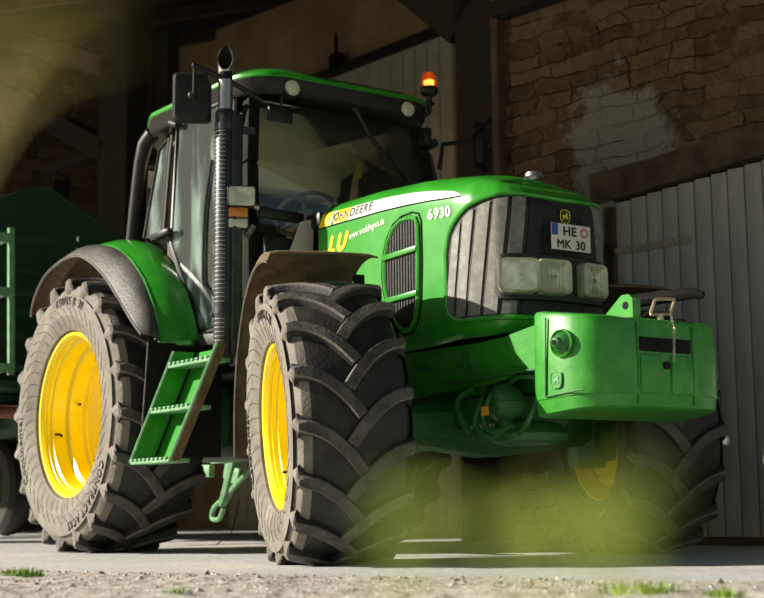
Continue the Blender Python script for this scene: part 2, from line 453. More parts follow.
# pale dusty side slats of the grille
def slat(a, b):
    mb = MB(); rg = []
    for k in range(9):
        row = []
        for i in range(5):
            s = a+(b-a)*i/4; sf = full(s); z0, z1 = gz_bot(sf)+.012, gz_top(sf)-.015
            lean = .065*(k/8-.5)
            row.append(hood_pt(s+lean*(1 if s < STOT else -1), z0+(z1-z0)*k/8, .012))
        rg.append(row)
    mb.rings(rg, 0, False, (False, False))
    back = [[p-plan(a)[1]*.008 for p in r] for r in rg]
    for k in range(8):
        for e in (0, 4):
            mb.add([rg[k][e], rg[k+1][e], back[k+1][e], back[k][e]], [[0, 1, 2, 3]])
    return mb
edges = [(.022, .080), (.100, .165), (.186, .252), (.273, .340), (.362, .430)]
for i, (a, b) in enumerate(edges):
    slat(s0+a, s0+b).build('grille_panel', 'slat', hood)
slat(s0+.452, s0+.53).build('glossy_grille_panel', 'black', hood)
for a, b in edges:
    slat(2*STOT-s0-a, 2*STOT-s0-b).build('grille_panel', 'slat', hood)
# fine vertical ribs of the black nose mesh
mb = MB()
for i in range(26):
    s = s0+.56+(2*STOT-2*(s0+.56))*i/25; sf = full(s)
    for z0, z1 in ((gz_bot(sf)+.012, gz_top(sf)-.012),):
        mb.tube([hood_pt(s, z0+(z1-z0)*k/6, .006) for k in range(7)], .0045, 6)
mb.build('nose_mesh_ribs', 'mesh_black', hood)
# raised green lip round the grille
mb = MB(); loop = []
for i in range(ng+1):
    s = s0+(2*STOT-2*s0)*i/ng; loop.append(hood_pt(s, gz_top(full(s))+.004, .008))
for i in range(ng, -1, -1):
    s = s0+(2*STOT-2*s0)*i/ng; loop.append(hood_pt(s, gz_bot(full(s))-.004, .008))
mb.tube(loop, .013, 8, close=True)
mb.build('grille_lip', 'green', hood)

# headlamp cluster: black bezel band round the nose with three lamps
LZ0, LZ1 = 1.235, 1.462
def band_pt(s, z, off): return hood_pt(s, z, off)
sA = STOT-.375; sB = STOT+.27
mb = MB(); rg = []
for k, (dz, off) in enumerate(((0, .004), (.0, .032), (.02, .042), (.5, .046), (.98, .042), (1, .032), (1, .004))):
    row = []
    for i in range(33):
        s = sA+(sB-sA)*i/32; e = min(i, 32-i)/32; rr = .035*max(0, 1-e/.06)**2
        row.append(band_pt(s, LZ0+rr+(LZ1-LZ0-2*rr)*dz, off*(1-.6*max(0, 1-e/.06))))
    rg.append(row)
mb.rings(rg, 0, False, (False, False))
bezel = mb.build('headlamp_bezel', 'black', hood, 40)
def lamp_face(sa, sb, z0, z1, off, inset, mi, mb, r=.02):
    """rounded rectangle on the band"""
    pts = []
    for cx, cz, a0 in ((sb-r, z1-r, 0), (sa+r, z1-r, 90), (sa+r, z0+r, 180), (sb-r, z0+r, 270)):
        for k in range(5):
            a = rad(a0+22.5*k); pts.append((cx+r*math.cos(a), cz+r*math.sin(a)))
    return [band_pt(s, z, off) for s, z in pts]
for nm, a, b in (('headlamp', STOT-.345, STOT-.200), ('headlamp', STOT-.192, STOT-.030), ('headlamp', STOT+.050, STOT+.205)):
    mb = MB(); zz0, zz1 = LZ0+.035, LZ1-.034
    o1 = lamp_face(a-.010, b+.010, zz0-.010, zz1+.010, .038, 0, 0, mb, .034); o2 = lamp_face(a-.004, b+.004, zz0-.004, zz1+.004, .088, 0, 0, mb, .03); o3 = lamp_face(a+.008, b-.008, zz0+.008, zz1-.008, .082, 0, 0, mb, .02)
    mb.rings([o1, o2, o3], 0, True, (False, False))
    fr = mb.build(nm, 'lampframe', hood, 40)
    mb = MB(); r1 = lamp_face(a+.008, b-.008, zz0+.008, zz1-.008, .082, 0, 0, mb)
    c = sum((p for p in r1), V((0, 0, 0)))/len(r1); n = plan((a+b)/2)[1]
    r2 = [p.lerp(c, .30)-n*.014 for p in r1]; r3 = [p.lerp(c, .75)-n*.020 for p in r1]
    mb.rings([r1, r2, r3], 0, True, (False, True)); mb.build('lamp_reflector', 'reflector', fr, 60)
    mb = MB(); mb.rings([r1, [p.lerp(c, .5)+n*.006 for p in r1]], 0, True, (False, True)); mb.build('lamp_lens', 'lens_white' if a < STOT-.3 else 'lens', fr, 60)
    mb = MB(); mb.ball(c-n*.008, .014, 12, sx=1.2, sz=.8); mb.build('lamp_bulb_shield', 'lampframe', fr)
    if b-a > .12:
        mb = MB()
        for k in range(5):
            f = .2+.15*k; p = r1[2].lerp(r1[7], f)-n*.002; q = r1[17].lerp(r1[12], f)-n*.002
            mb.tube([p, q], .0015, 5)
        mb.build('lens_flutes', 'lens', fr)

# side vent: tall rounded opening with three louvre fields
VX0, VX1 = 2.325, 2.60
def vent_poly(grow=0.0):
    # corners of the slot: straight front edge, rounded rear edge
    P_ = [(2.36+(x_-2.345)*1.18, z_) for x_, z_ in [(2.535, 1.735), (2.575, 1.72), (2.590, 1.68), (2.592, 1.50), (2.585, 1.30), (2.565, 1.21), (2.53, 1.165), (2.48, 1.160), (2.43, 1.20), (2.385, 1.27), (2.355, 1.38), (2.345, 1.46), (2.35, 1.55), (2.375, 1.64), (2.415, 1.70), (2.47, 1.73)]]
    cx, cz = 2.505, 1.45; return [(cx+(x-cx)*(1+grow), cz+(z-cz)*(1+grow*.45)) for x, z in P_]
Y = -.4225
def on_side(x, z, off=0.0): return hood_pt(s_of_x(x), z, off)
mb = MB(); mb.prism([on_side(x, z, .003) for x, z in vent_poly()], (0, -.003, 0)); vent = mb.build('side_vent', 'mesh_black', hood)
mb = MB(); mb.tube([on_side(x, z, .004) for x, z in vent_poly(.03)], .014, 8, close=True); mb.build('vent_surround', 'green', vent)
mb = MB(); mb.tube([on_side(x, z, .002) for x, z in vent_poly(.22)], .005, 6, close=True); mb.build('hatch_seam', 'black_matt', vent)
for z in (1.555, 1.325):
    mb = MB(); mb.bar(on_side(2.345, z, .014), on_side(2.655, z+.012, .014), .02, .030, bev=.006); mb.build('vent_crossbar', 'green', vent)
mb = MB()
for k in range(12):
    x = 2.372+.0245*k
    zz = [z for (xx, z) in vent_poly()]
    # clip to the slot outline
    P_ = vent_poly(); cr = []
    for i in range(len(P_)):
        a, b = P_[i], P_[(i+1) % len(P_)]
        if (a[0]-x)*(b[0]-x) <= 0 and abs(a[0]-b[0]) > 1e-9: t = (x-a[0])/(b[0]-a[0]); cr.append(a[1]+(b[1]-a[1])*t)
    if len(cr) >= 2: mb.bar(on_side(x, min(cr)+.01, .008), on_side(x, max(cr)-.01, .008), .006, .006, 0, (1, 0, 0))
mb.build('vent_louvres', 'black', vent)

# decals lying on the hood side
def side_poly(name, pts, m, off=.0025, parent=hood):
    mb = MB(); mb.add([on_side(x, z, off) for x, z in pts], [list(range(len(pts)))]); return mb.build(name, m, parent)
def px(u, v):
    p = at(u, v, 'y', -.42); return (p.x, p.z)
def strip(name, top, bot, m, off=.003, n=1):
    mb = MB(); rg = [[on_side(p[0]*(1-f)+q[0]*f, p[1]*(1-f)+q[1]*f, off) for p, q in zip(top, bot)] for f in [k/14 for k in range(15)]]; mb.rings(rg, 0, False, (False, False)); return mb.build(name, m, hood)
ST = [(1.725, 1.905), (1.80, 1.907), (1.95, 1.90), (2.15, 1.895), (2.35, 1.89), (2.55, 1.875), (2.75, 1.85), (2.93, 1.815), (2.985, 1.79)]
SB = [(1.715, 1.825), (1.80, 1.825), (1.95, 1.825), (2.15, 1.822), (2.35, 1.82), (2.55, 1.812), (2.75, 1.80), (2.93, 1.785), (2.985, 1.782)]
def dense(t):
    out = []
    for a, b in zip(t[:-1], t[1:]): out += [(a[0]+(b[0]-a[0])*k/6, a[1]+(b[1]-a[1])*k/6) for k in range(6)]
    return out+[t[-1]]
strip('white_side_stripe', dense(ST[1:]), dense(SB[1:]), 'white'); strip('yellow_stripe_end', ST[:2]+[(1.84, 1.906)], SB[:2]+[(1.82, 1.825)], 'yellow_decal', .004)
mb = MB(); mb.tube([on_side(x, z-.004, .002) for x, z in SB], .003, 5); mb.build('stripe_edge', 'black_matt', hood)
def text_side(text, x0, z0, x1, z1, size, m, nm, off=.0045, shear=0, bold=0):
    """letters printed on the hood side, following its curve"""
    mb = MB(); g = glyphs(text, size, 0, shear, bold); tot = sum(w for _, _, w in g); k = (x1-x0)/tot; x = 0
    for vs, fs, w in g:
        mb.add([on_side(x0+k*(x+v.x), z0+(z1-z0)*k*(x+v.x)/(x1-x0)+v.y, off+v.z*3) for v in vs], fs); x += w
    return mb.build(nm, m, hood)
text_side('JOHN', 1.845, 1.842, 2.01, 1.842, .068, 'darkgreen_text', 'maker_lettering', .006, 0, .003)
text_side('DEERE', 2.02, 1.842, 2.24, 1.842, .068, 'darkgreen_text', 'maker_lettering', .0055, 0, .0015)
strip('stripe_patch', [(1.87, 1.904), (1.95, 1.9), (2.03, 1.897)], [(1.85, 1.828), (1.93, 1.827), (2.01, 1.826)], 'yellow_decal', .0045)
text_side('6930', 2.735, 1.70, 2.925, 1.69, .075, 'white', 'model_number', .003, 0, .003)
text_side('LU', 1.80, 1.665, 2.02, 1.672, .13, 'yellow_decal', 'dealer_lettering', .003, .35, .009)
text_side('www.weddingws.de', 2.02, 1.712, 2.36, 1.745, .055, 'white', 'web_address_lettering', .003, 0, .001)
mb = MB(); mb.lathe([(.05, 0), (.045, .02), (.02, .028), (0, .03)], 20, (3.02, .05, 1.925), 'z'); mb.build('hood_top_cap', 'steel', hood)

#--
# licence plate and badge on the nose
px0 = 3.405
pb = MB(); pc = V((3.335, 0.0, 1.553)); pb.box(pc, (.006, .262, .137), bev=.002); plate = pb.build('licence_plate', 'black', hood)
mb = MB(); mb.box(pc+V((.003, 0, 0)), (.004, .255, .130), bev=.0015); mb.build('plate_field', 'cream', plate)
def plate_text(txt, y, z, size, w, m, nm):
    mb = MB(); text_on(mb, txt, pc+V((.0065, y, z)), V((0, 1, 0)), V((0, 0, 1)), size, 0, 0, w, 0, .0022); return mb.build(nm, m, plate)
plate_text('HE', -.055, .008, .062, .095, 'darkgreen_text', 'plate_characters')
plate_text('MK 30', -.095, -.056, .060, .19, 'darkgreen_text', 'plate_characters')
mb = MB(); mb.box(pc+V((.005, -.106, .034)), (.003, .04, .058)); mb.build('plate_country_band', 'blue', plate)
mb = MB(); mb.lathe([(.024, .0), (.024, .0062), (.015, .0064)], 20, pc+V((.0, .085, .028)), 'x'); mb.build('plate_seal', 'red', plate)
mb = MB(); mb.lathe([(.013, .0), (.013, .0072), (.0, .0072)], 16, pc+V((.0, .085, .028)), 'x'); mb.build('seal_centre', 'cream', plate)
# badge: rounded shield with a leaping stag
def shield(c, w, h, n=24):
    pts = []
    for k in range(n):
        a = 2*PI*k/n; q = (abs(math.cos(a))**4+abs(math.sin(a))**4)**-.25
        zz = math.sin(a)*q; pts.append((w*math.cos(a)*q*(1-.10*(zz < 0)*abs(zz)), h*zz))
    return pts
STAG = [(-.8, .05), (-.55, .25), (-.1, .22), (.2, .35), (.35, .6), (.1, .85), (.3, .8), (.45, .62), (.7, .55), (.6, .42), (.5, .3), (.5, .05), (.85, -.35), (.72, -.42), (.4, -.15), (.5, -.6), (.38, -.62), (.22, -.15), (-.2, -.12), (-.35, -.55), (-.8, -.75), (-.85, -.65), (-.5, -.45), (-.5, -.05)]
def badge(o, xd, yd, w, h, parent, m1, m2, nm, lift=.004):
    o, xd, yd = V(o), V(xd).normalized(), V(yd).normalized(); nd = xd.cross(yd)
    mb = MB(); mb.prism([o+xd*a+yd*b for a, b in shield(0, w, h)], nd*lift); e = mb.build(nm, m1, parent)
    mb = MB(); rim_ = [o+xd*a*.9+yd*b*.9+nd*(lift+.001) for a, b in shield(0, w, h)]; mb.tube(rim_, w*.06, 5, close=True)
    mb.prism([o+xd*(a*w*.72)+yd*(b*h*.72)+nd*(lift*.5) for a, b in STAG], nd*(lift*.5+.0025)); mb.build('stag_emblem', m2, e)
    return e
badge(V((3.288, -.0, 1.665)), V((0, 1, 0)), V((0, 0, 1)), .034, .036, grille, 'darkgreen_text', 'yellow_decal', 'nose_badge', .012)
M['steel_dark'] = M['heat']
mb = MB()
for y in (-.09, .09): mb.bar((3.27, y, 1.55), (3.335, y, 1.55), .02, .02)
mb.build('plate_bracket', 'black', plate)

# ------------------------------------------------------------------ chassis under the hood
mb = MB()
for s in (-1, 1):
    mb.prism([V((1.5, s*.33, 1.06)), V((3.0, s*.33, 1.05)), V((3.42, s*.33, 1.07)), V((3.46, s*.33, .90)), V((3.1, s*.33, .84)), V((2.3, s*.33, .82)), V((1.5, s*.33, .84))], (0, -s*.06, 0))
rail = mb.build('chassis_rail', 'green_worn', T)
for x, z in ((2.92, 1.0), (2.95, .93), (2.88, .95), (2.63, .95), (2.56, .96)):
    mb = MB(); mb.lathe([(0, -.355), (.018, -.353), (.02, -.325)], 6, (x, 0, z)); mb.build('bolt_head', 'green_cast', rail)
mb = MB()
mb.box((1.9, 0, 1.3), (1.1, .56, .5), bev=.03); mb.box((2.7, 0, 1.25), (.9, .5, .55), bev=.03)
mb.build('engine_block', 'black_matt', T)
mb = MB()
mb.box((.9, 0, .82), (2.4, .50, .50), bev=.06); mb.box((0, 0, .85), (.7, .9, .42), bev=.10)
for s in (-1, 1): mb.lathe([(.17, s*.3), (.15, s*.5), (.12, s*.62), (.12, s*.75)], 24, (0, 0, .85))
mb.build('gearbox_and_rear_axle', 'green_cast', T)
# front axle: beam, pivot casting, king-pin housings
mb = MB()
rg = []
for y, h, w in ((-.68, .16, .18), (-.45, .20, .24), (-.2, .26, .32), (0, .30, .36), (.2, .26, .32), (.45, .20, .24), (.68, .16, .18)):
    rg.append([V((2.66+w/2*a, y, .66+h/2*b)) for a, b in ((-1, -.6), (-.6, -1), (.6, -1), (1, -.6), (1, .6), (.6, 1), (-.6, 1), (-1, .6))])
mb.rings(rg)
for s in (-1, 1):
    mb.lathe([(.0, .46), (.09, .46), (.11, .50), (.11, .80), (.09, .84), (0, .84)], 20, (2.66, s*.70, 0), 'z')
    c_, s_ = math.cos(STEER), math.sin(STEER)
    a = V((2.66, s*.72, .645)); d = V((-s_, c_, 0))*s
    mb.tube([a, a+d*.08, a+d*.14], [.14, .15, .15], 20)
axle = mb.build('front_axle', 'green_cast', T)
mb = MB(); mb.tube([(2.42, -.62, .60), (2.42, .62, .60)], .022, 8); mb.tube([(2.45, -.25, .66), (2.45, .25, .66)], .05, 12); mb.build('steering_ram', 'steel', axle)
# suspension accumulator ball, hoses and the casting beneath
ac = at(506, 403, 'y', -.30)
mb = MB(); mb.ball(ac, .095, 24, sz=1.06); mb.lathe([(.097, -.006), (.099, 0), (.097, .006)], 28, ac, 'z')
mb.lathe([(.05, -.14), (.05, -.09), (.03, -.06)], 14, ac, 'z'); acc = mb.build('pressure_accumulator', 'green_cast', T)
mb = MB(); p = at(485, 411, 'y', -.455); mb.box(p, (.05, .004, .042)); mb.build('warning_sticker', 'orange', acc)
mb = MB()
mb.lathe([(0, .54), (.12, .545), (.18, .565), (.19, .60), (.16, .64), (.1, .66)], 24, (3.20, -.18, 0), 'z')
mb.box((2.95, -.1, .72), (.45, .45, .16), bev=.04); mb.box((3.15, 0, .86), (.5, .4, .12), bev=.03)
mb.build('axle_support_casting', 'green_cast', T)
for pts, r in (([(2.9, -.33, .90), (2.95, -.40, .84), (2.93, -.42, .74), (3.0, -.40, .68), (3.1, -.38, .70)], .014),
               ([(2.98, -.33, .90), (3.03, -.41, .86), (3.0, -.43, .76), (3.06, -.42, .70), (3.18, -.40, .72)], .013),
               ([(3.3, -.33, .88), (3.32, -.38, .80), (3.28, -.40, .72), (3.2, -.38, .68)], .012),
               ([(2.82, -.34, .92), (2.80, -.42, .86), (2.84, -.44, .78), (2.88, -.42, .70)], .016),
               ([(3.05, -.30, .93), (3.2, -.36, .945), (3.34, -.34, .92), (3.40, -.3, .84)], .012)):
    mb = MB(); sm = []
    P_ = [V(p)+V((.16, 0, -.09)) for p in pts]
    for i in range(len(P_)-1):
        for k in range(5):
            t = k/5; p0_, p1_, p2_, p3_ = P_[max(i-1, 0)], P_[i], P_[i+1], P_[min(i+2, len(P_)-1)]
            sm.append(.5*((2*p1_)+(p2_-p0_)*t+(2*p0_-5*p1_+4*p2_-p3_)*t*t+(3*p1_-p0_-3*p2_+p3_)*t**3))
    sm.append(P_[-1]); mb.tube(sm, r, 8); mb.build('hydraulic_hose', 'green_cast', T)
mb = MB(); mb.prism([(2.80, -.38, .86), (3.5, -.38, .875), (3.5, -.20, .875), (2.80, -.20, .86)], (0, 0, .012)); mb.build('hose_guard', 'green_cast', T)
mb = MB(); mb.box((2.05, -.42, .70), (.5, .24, .20), bev=.03); mb.build('side_casting', 'green_cast', T)

# front linkage bracket carrying the ballast weight
mb = MB()
for s in (-1, 1):
    mb.prism([(3.28, s*.36, 1.06), (3.56, s*.36, 1.10), (3.575, s*.36, 1.08), (3.575, s*.36, .86), (3.50, s*.36, .86), (3.28, s*.36, .93)], (0, -s*.05, 0))
mb.box((3.52, 0, .97), (.12, .7, .2), bev=.02)
front_hitch = mb.build('front_hitch', 'green_worn', T)
mb = MB(); a, b = at(598, 303, 'y', .1), at(653, 294, 'y', .24)
mb.tube([(3.45, .10, 1.20), (3.62, .16, 1.22), (3.86, .28, 1.235), (3.90, .30, 1.22)], [.035, .034, .028, .02], 10); mb.build('top_link_arm', 'black_matt', front_hitch)

# ------------------------------------------------------------------ cab
def sp(u, v, y=-.78): return at(u, v, 'y', y)
mb = MB()
def rrect(x0, x1, yh, r, n=7, yf=None):
    yf = yf or yh; pts = []
    for cx, cy, a0 in ((x1-r, yf-r, 0), (x0+r, yh-r, 90), (x0+r, -yh+r, 180), (x1-r, -yf+r, 270)):
        for k in range(n): a = rad(a0+90*k/(n-1)); pts.append((cx+r*math.cos(a), cy+r*math.sin(a)))
    return pts
def roof_ring(z, ins, drop=0):
    out = []
    for x, y in rrect(.09+ins, 1.42-ins, .80-ins, .24-ins*.4, 9, .80-ins):
        y *= 1-.20*max(0, (x-.55)/.87)**1.3
        zz = z+.025-.13*max(0, (.60-x)/.5)**2
        out.append(V((x, y, zz)))
    return out
mb.rings([roof_ring(2.675, .06), roof_ring(2.655, .02), roof_ring(2.68, .0), roof_ring(2.755, -.005)], 0, True, (True, False))
mb.rings([roof_ring(2.755, -.005), roof_ring(2.762, -.012), roof_ring(2.782, -.008), roof_ring(2.80, .03), roof_ring(2.835, .10), roof_ring(2.86, .25), roof_ring(2.87, .5)], 1, True, (False, True))
roof = mb.build('cab_roof', ['black', 'green'], T, 40)
# work lamps in the front edge of the roof
for y in (-.42, .42):
    mb = MB(); xx = 1.41
    mb.lathe([(.062, xx-.03), (.066, xx+.01), (.058, xx+.018), (.052, xx+.01)], 28, (0, y, 2.728), 'x'); wl = mb.build('roof_work_lamp', 'black', roof)
    mb = MB(); mb.lathe([(.052, xx+.01), (.03, xx+.018), (0, xx+.02)], 24, (0, y, 2.728), 'x'); mb.build('lamp_lens', mat('warm_lens', (.75, .72, .55), .15, 0, .5, (.5, .48, .36), 90), wl)
# pillars
def pillar(name, pts, r, m='black'):
    mb = MB(); mb.tube(pts, r, 10); return mb.build(name, m, T)
AP = {}
for s in (-1, 1):
    top, mid, bot = V((1.24, s*.60, 2.66)), V((1.33, s*.66, 2.25)), V((1.42, s*.69, 1.15))
    AP[s] = (top, mid, bot)
    mb = MB(); mb.bar(top, mid, .085, .09, up=(1, 0, 0), bev=.02); mb.bar(mid, bot, .085, .09, up=(1, 0, 0), bev=.02); mb.build('front_pillar', 'black_matt', T)
    mb = MB(); mb.bar((.50, s*.80, 2.64), (.50, s*.80, 1.85), .03, .03, bev=.006); mb.build('door_pillar', 'black', T)
    mb = MB(); mb.tube([(.24, s*.76, 2.66), (.175, s*.78, 2.60), (.13, s*.79, 2.48), (.06, s*.79, 2.20), (-.0, s*.79, 1.9)], [.05, .052, .045, .042, .042], 12); mb.build('rear_pillar', 'black', T)
# windscreen
def quad(name, pts, m, parent=T, th=.006):
    mb = MB(); P_ = [V(p) for p in pts]; n = (P_[1]-P_[0]).cross(P_[2]-P_[1]).normalized()*th; mb.prism(P_, n); return mb.build(name, m, parent, smooth=False)
quad('windscreen', [(1.25, -.57, 2.67), (1.25, .57, 2.67), (1.34, .62, 2.25), (1.38, .64, 1.85), (1.38, -.64, 1.85), (1.34, -.62, 2.25)], 'glass')
# right door with big glass, frame and handle
dpl = V((-.10, -1, 0)).normalized()
def dp(u, v, off=0):  # point of the door plane
    return at(u, v, V((-.13, 1, 0)).normalized(), V((-.13, 1, 0)).normalized().dot(V((.5, -.80, 0))))+V((0, -off, 0))
def spline(P_, n=5, closed=True):
    P_ = [V(p) for p in P_]; out = []; m_ = len(P_)
    for i in range(m_ if closed else m_-1):
        g = (lambda k: P_[k % m_]) if closed else (lambda k: P_[min(max(k, 0), m_-1)])
        a, b, c, d = g(i-1), g(i), g(i+1), g(i+2)
        for k in range(n):
            t = k/n; out.append(.5*(2*b+(c-a)*t+(2*a-5*b+4*c-d)*t*t+(3*b-a-3*c+d)*t**3))
    if not closed: out.append(P_[-1])
    return out
DG = [dp(178, 129), dp(200, 112), dp(223, 102), dp(236, 100), dp(234, 200), dp(228, 322), dp(200, 331), dp(186, 288), dp(171, 244)]
mb = MB(); mb.prism(DG, (0, .006, 0)); door = mb.build('right_door', 'glass_side', T, smooth=False)
mb = MB(); mb.tube(DG, .013, 6, close=True); mb.build('door_seal', 'black', door)
mb = MB(); mb.tube([dp(198, 334), dp(183, 284), dp(168, 243)], .008, 6); mb.tube([dp(198, 334), dp(228, 326)], .01, 6); mb.build('door_trim', 'steel', door)
mb = MB(); LP_ = spline([dp(218, 236, .02), dp(228, 234, .02), dp(228, 262, .02), dp(219, 256, .02)], 4); mb.tube(LP_, .012, 8, close=True); mb.build('door_handle', 'black', door)
mb = MB(); mb.tube(spline([dp(214, 160, .012), dp(207, 210, .012), dp(205, 270, .012), dp(208, 288, .012), dp(224, 300, .012)], 6, False), .009, 6); mb.build('door_stay', 'black', door)
mb = MB(); mb.bar(dp(157, 239, .03), dp(175, 232, .04), .05, .045, bev=.012); mb.ball(dp(175, 232, .04), .024, 10); mb.build('door_hinge_cover', 'black', door)
mb = MB(); mb.lathe([(0, -.02), (.014, -.018), (.016, 0)], 10, dp(215, 315, .01)); mb.build('door_lock', 'black', door)
# rear quarter window
QG = [dp(160, 150), dp(168, 140), dp(172, 137), dp(163, 240), dp(144, 238)]
mb = MB(); mb.prism(QG, (0, .006, 0)); qw = mb.build('quarter_window', 'glass_side', T, smooth=False)
mb = MB(); mb.tube(QG, .011, 6, close=True); mb.build('window_seal', 'black', qw)
mb = MB(); mb.tube([dp(173, 135, .01), dp(164, 240, .01)], .007, 6); mb.tube([dp(170, 138, .01), dp(161, 240, .01)], .004, 6); mb.build('window_trim', 'steel', qw)
mb = MB(); mb.tube([dp(175, 124, .03), dp(182, 126, .03)], .022, 8); mb.tube([dp(177, 124, .03), dp(174, 133, .02)], .012, 8); mb.build('door_hinge', 'black', door)
# left side glass and frame seen through the windscreen
quad('left_door', [(.5, .80, 2.58), (1.22, .64, 2.62), (1.38, .70, 1.3), (.9, .76, 1.3), (.5, .80, 1.9)], 'glass_side')
quad('rear_window', [(.02, -.68, 2.50), (.02, .68, 2.50), (-.02, .68, 1.75), (-.02, -.68, 1.75)], 'glass')
mb = MB()
for a, b in (((.02, -.72, 2.50), (.02, .72, 2.50)), ((-.02, -.72, 1.74), (-.02, .72, 1.74)), ((.35, .80, 2.54), (1.4, .64, 2.54)), ((.45, .80, 2.55), (.45, .80, 1.8))): mb.tube([a, b], .03, 8)
mb.build('inner_cab_frame', 'black', T)
mb = MB(); mb.prism([(.22, -.70, 2.53), (1.20, -.56, 2.62), (1.20, .56, 2.62), (.22, .70, 2.53)], (0, 0, .02)); mb.box((.25, 0, 2.46), (.3, 1.2, .2), bev=.04); mb.build('cab_headliner', 'tan', T)
# lower cab body and bulkhead
mb = MB()
mb.prism([(.0, -.68, 1.85), (.45, -.70, 1.85), (.93, -.74, 1.30), (1.46, -.68, 1.28), (1.46, -.68, 1.04), (-.0, -.68, 1.04)], (0, .05, 0))
mb.prism([(.0, .68, 1.85), (.45, .70, 1.85), (.93, .74, 1.30), (1.46, .68, 1.28), (1.46, .68, 1.04), (-.0, .68, 1.04)], (0, -.05, 0))
mb.box((.72, 0, 1.08), (1.44, 1.3, .08), bev=.01); mb.box((1.47, 0, 1.42), (.04, 1.28, .76), bev=.01)
mb.box((-.0, 0, 1.45), (.05, 1.3, .6), bev=.01)
mb.build('cab_body', 'black', T)
mb = MB(); mb.bar(dp(197, 341, .02), dp(230, 338, .02), .03, .07, bev=.01); mb.build('door_sill_panel', 'black_dust', T)
# windscreen lower bar, seen dark across the cab
mb = MB(); mb.bar((1.50, -.70, 1.93), (1.50, -.40, 1.92), .04, .06, bev=.01); mb.box((1.55, 0, 1.90), (.16, .74, .1), bev=.02); mb.build('cowl', 'black', T)
# inside: steering wheel, dash, seat, console, levers
mb = MB(); c_ = at(304, 214, 'x', 1.12); ax = V((-.55, 0, .83)).normalized(); u_ = V((0, 1, 0)); w_ = ax.cross(u_)
ring = [c_+(u_*math.cos(a)+w_*math.sin(a))*.185 for a in (2*PI*k/36 for k in range(36))]
mb.tube(ring, .014, 8, close=True)
for a in (0, 2.1, 4.2): mb.tube([c_-ax*.03, c_+(u_*math.cos(a)+w_*math.sin(a))*.18], .012, 6)
mb.tube([c_, c_-ax*.5], [.05, .06], 12); sw = mb.build('steering_wheel', mat('grey_wheel_rim', (.16, .16, .14), .4), T)
mb = MB(); mb.box((1.25, -.05, 1.86), (.28, .42, .16), bev=.05); mb.box((1.22, -.05, 1.5), (.2, .25, .6), bev=.04); mb.build('dashboard', 'black', T)
mb = MB(); mb.box((.45, 0, 1.5), (.5, .5, .14), bev=.05); mb.box((.24, 0, 1.90), (.13, .48, .72), MX.Rotation(rad(-8), 3, 'Y'), bev=.05); mb.box((.20, 0, 2.30), (.09, .3, .16), bev=.04); mb.box((.55, .34, 1.72), (.42, .1, .07), bev=.03); mb.box((.55, -.34, 1.72), (.42, .1, .07), bev=.03); mb.build('driver_seat', 'black', T)
mb = MB(); mb.bar((.60, .05, 1.4), (.60, .05, 2.34), .09, .07, bev=.02)
mb.build('monitor_post', 'tan', T)
mb = MB(); mb.bar((.7, .60, 1.5), (.62, .62, 2.45), .07, .07, bev=.02); gp = mb.build('inner_post', 'black', T)
mb = MB(); mb.box(at(359, 168, 'x', .78), (.01, .035, .13)); mb.build('yellow_tag', 'yellow_decal', gp)
mb = MB(); mb.bar((.9, .28, 1.6), (.98, .24, 2.03), .09, .10, bev=.03); mb.box((.98, .1, 2.0), (.10, .1, .14), bev=.02); mb.build('control_console', 'tan', T)
mb = MB(); mb.prism([(.1, .645, 1.2), (1.35, .645, 1.2), (1.30, .645, 1.50), (.5, .645, 1.84), (.1, .645, 1.84)], (0, -.03, 0)); mb.box((.25, 0, 1.35), (.42, 1.2, .3), bev=.04); mb.build('cab_bounce_panel', 'tan', T)  # pale panel added to bounce sunlight into the cab
mb = MB(); mb.tube([(1.42, -.46, 1.55), (1.46, -.38, 1.78), (1.48, -.36, 1.90)], .018, 8); mb.ball((1.48, -.36, 1.90), .03, 10); mb.build('yellow_lever', 'lever', T)
mb = MB(); mb.prism([at(288, 255, 'x', 1.52), at(300, 222, 'x', 1.52), at(312, 220, 'x', 1.52), at(311, 255, 'x', 1.52)], (.02, 0, 0)); mb.build('cream_side_panel', 'cream', T)
mb = MB(); p = at(280, 115, 'x', 1.34); mb.box(p, (.03, .17, .09), bev=.012); mb.tube([p+V((0, 0, .04)), p+V((.03, .0, .11))], .01, 6); mb.build('interior_mirror', 'black', T)
mb = MB(); mb.box((.72, 0, 1.14), (1.36, 1.2, .03)); mb.build('cab_bounce_mat', 'tan', T)  # pale mat added so the floor bounces light up to the headliner
mb = MB(); mb.box((.50, -.73, 2.1), (.10, .05, .9), bev=.015); mb.build('inner_pillar_trim', 'brown_dust', T)
mb = MB(); mb.box((.12, 0, 2.30), (.06, 1.3, .14), bev=.02); mb.build('rear_roof_console', 'black', T)
# wiper
mb = MB(); w0, w1, w2 = at(355, 108, 'x', 1.50), at(372, 140, 'x', 1.51), at(407, 182, 'x', 1.52)
mb.tube([w0, w1, w2], [.016, .014, .010], 6); mb.tube([at(363, 124, 'x', 1.50), at(409, 186, 'x', 1.50)], .007, 5); mb.ball(w0, .022, 8); mb.build('windscreen_wiper', 'black', T)
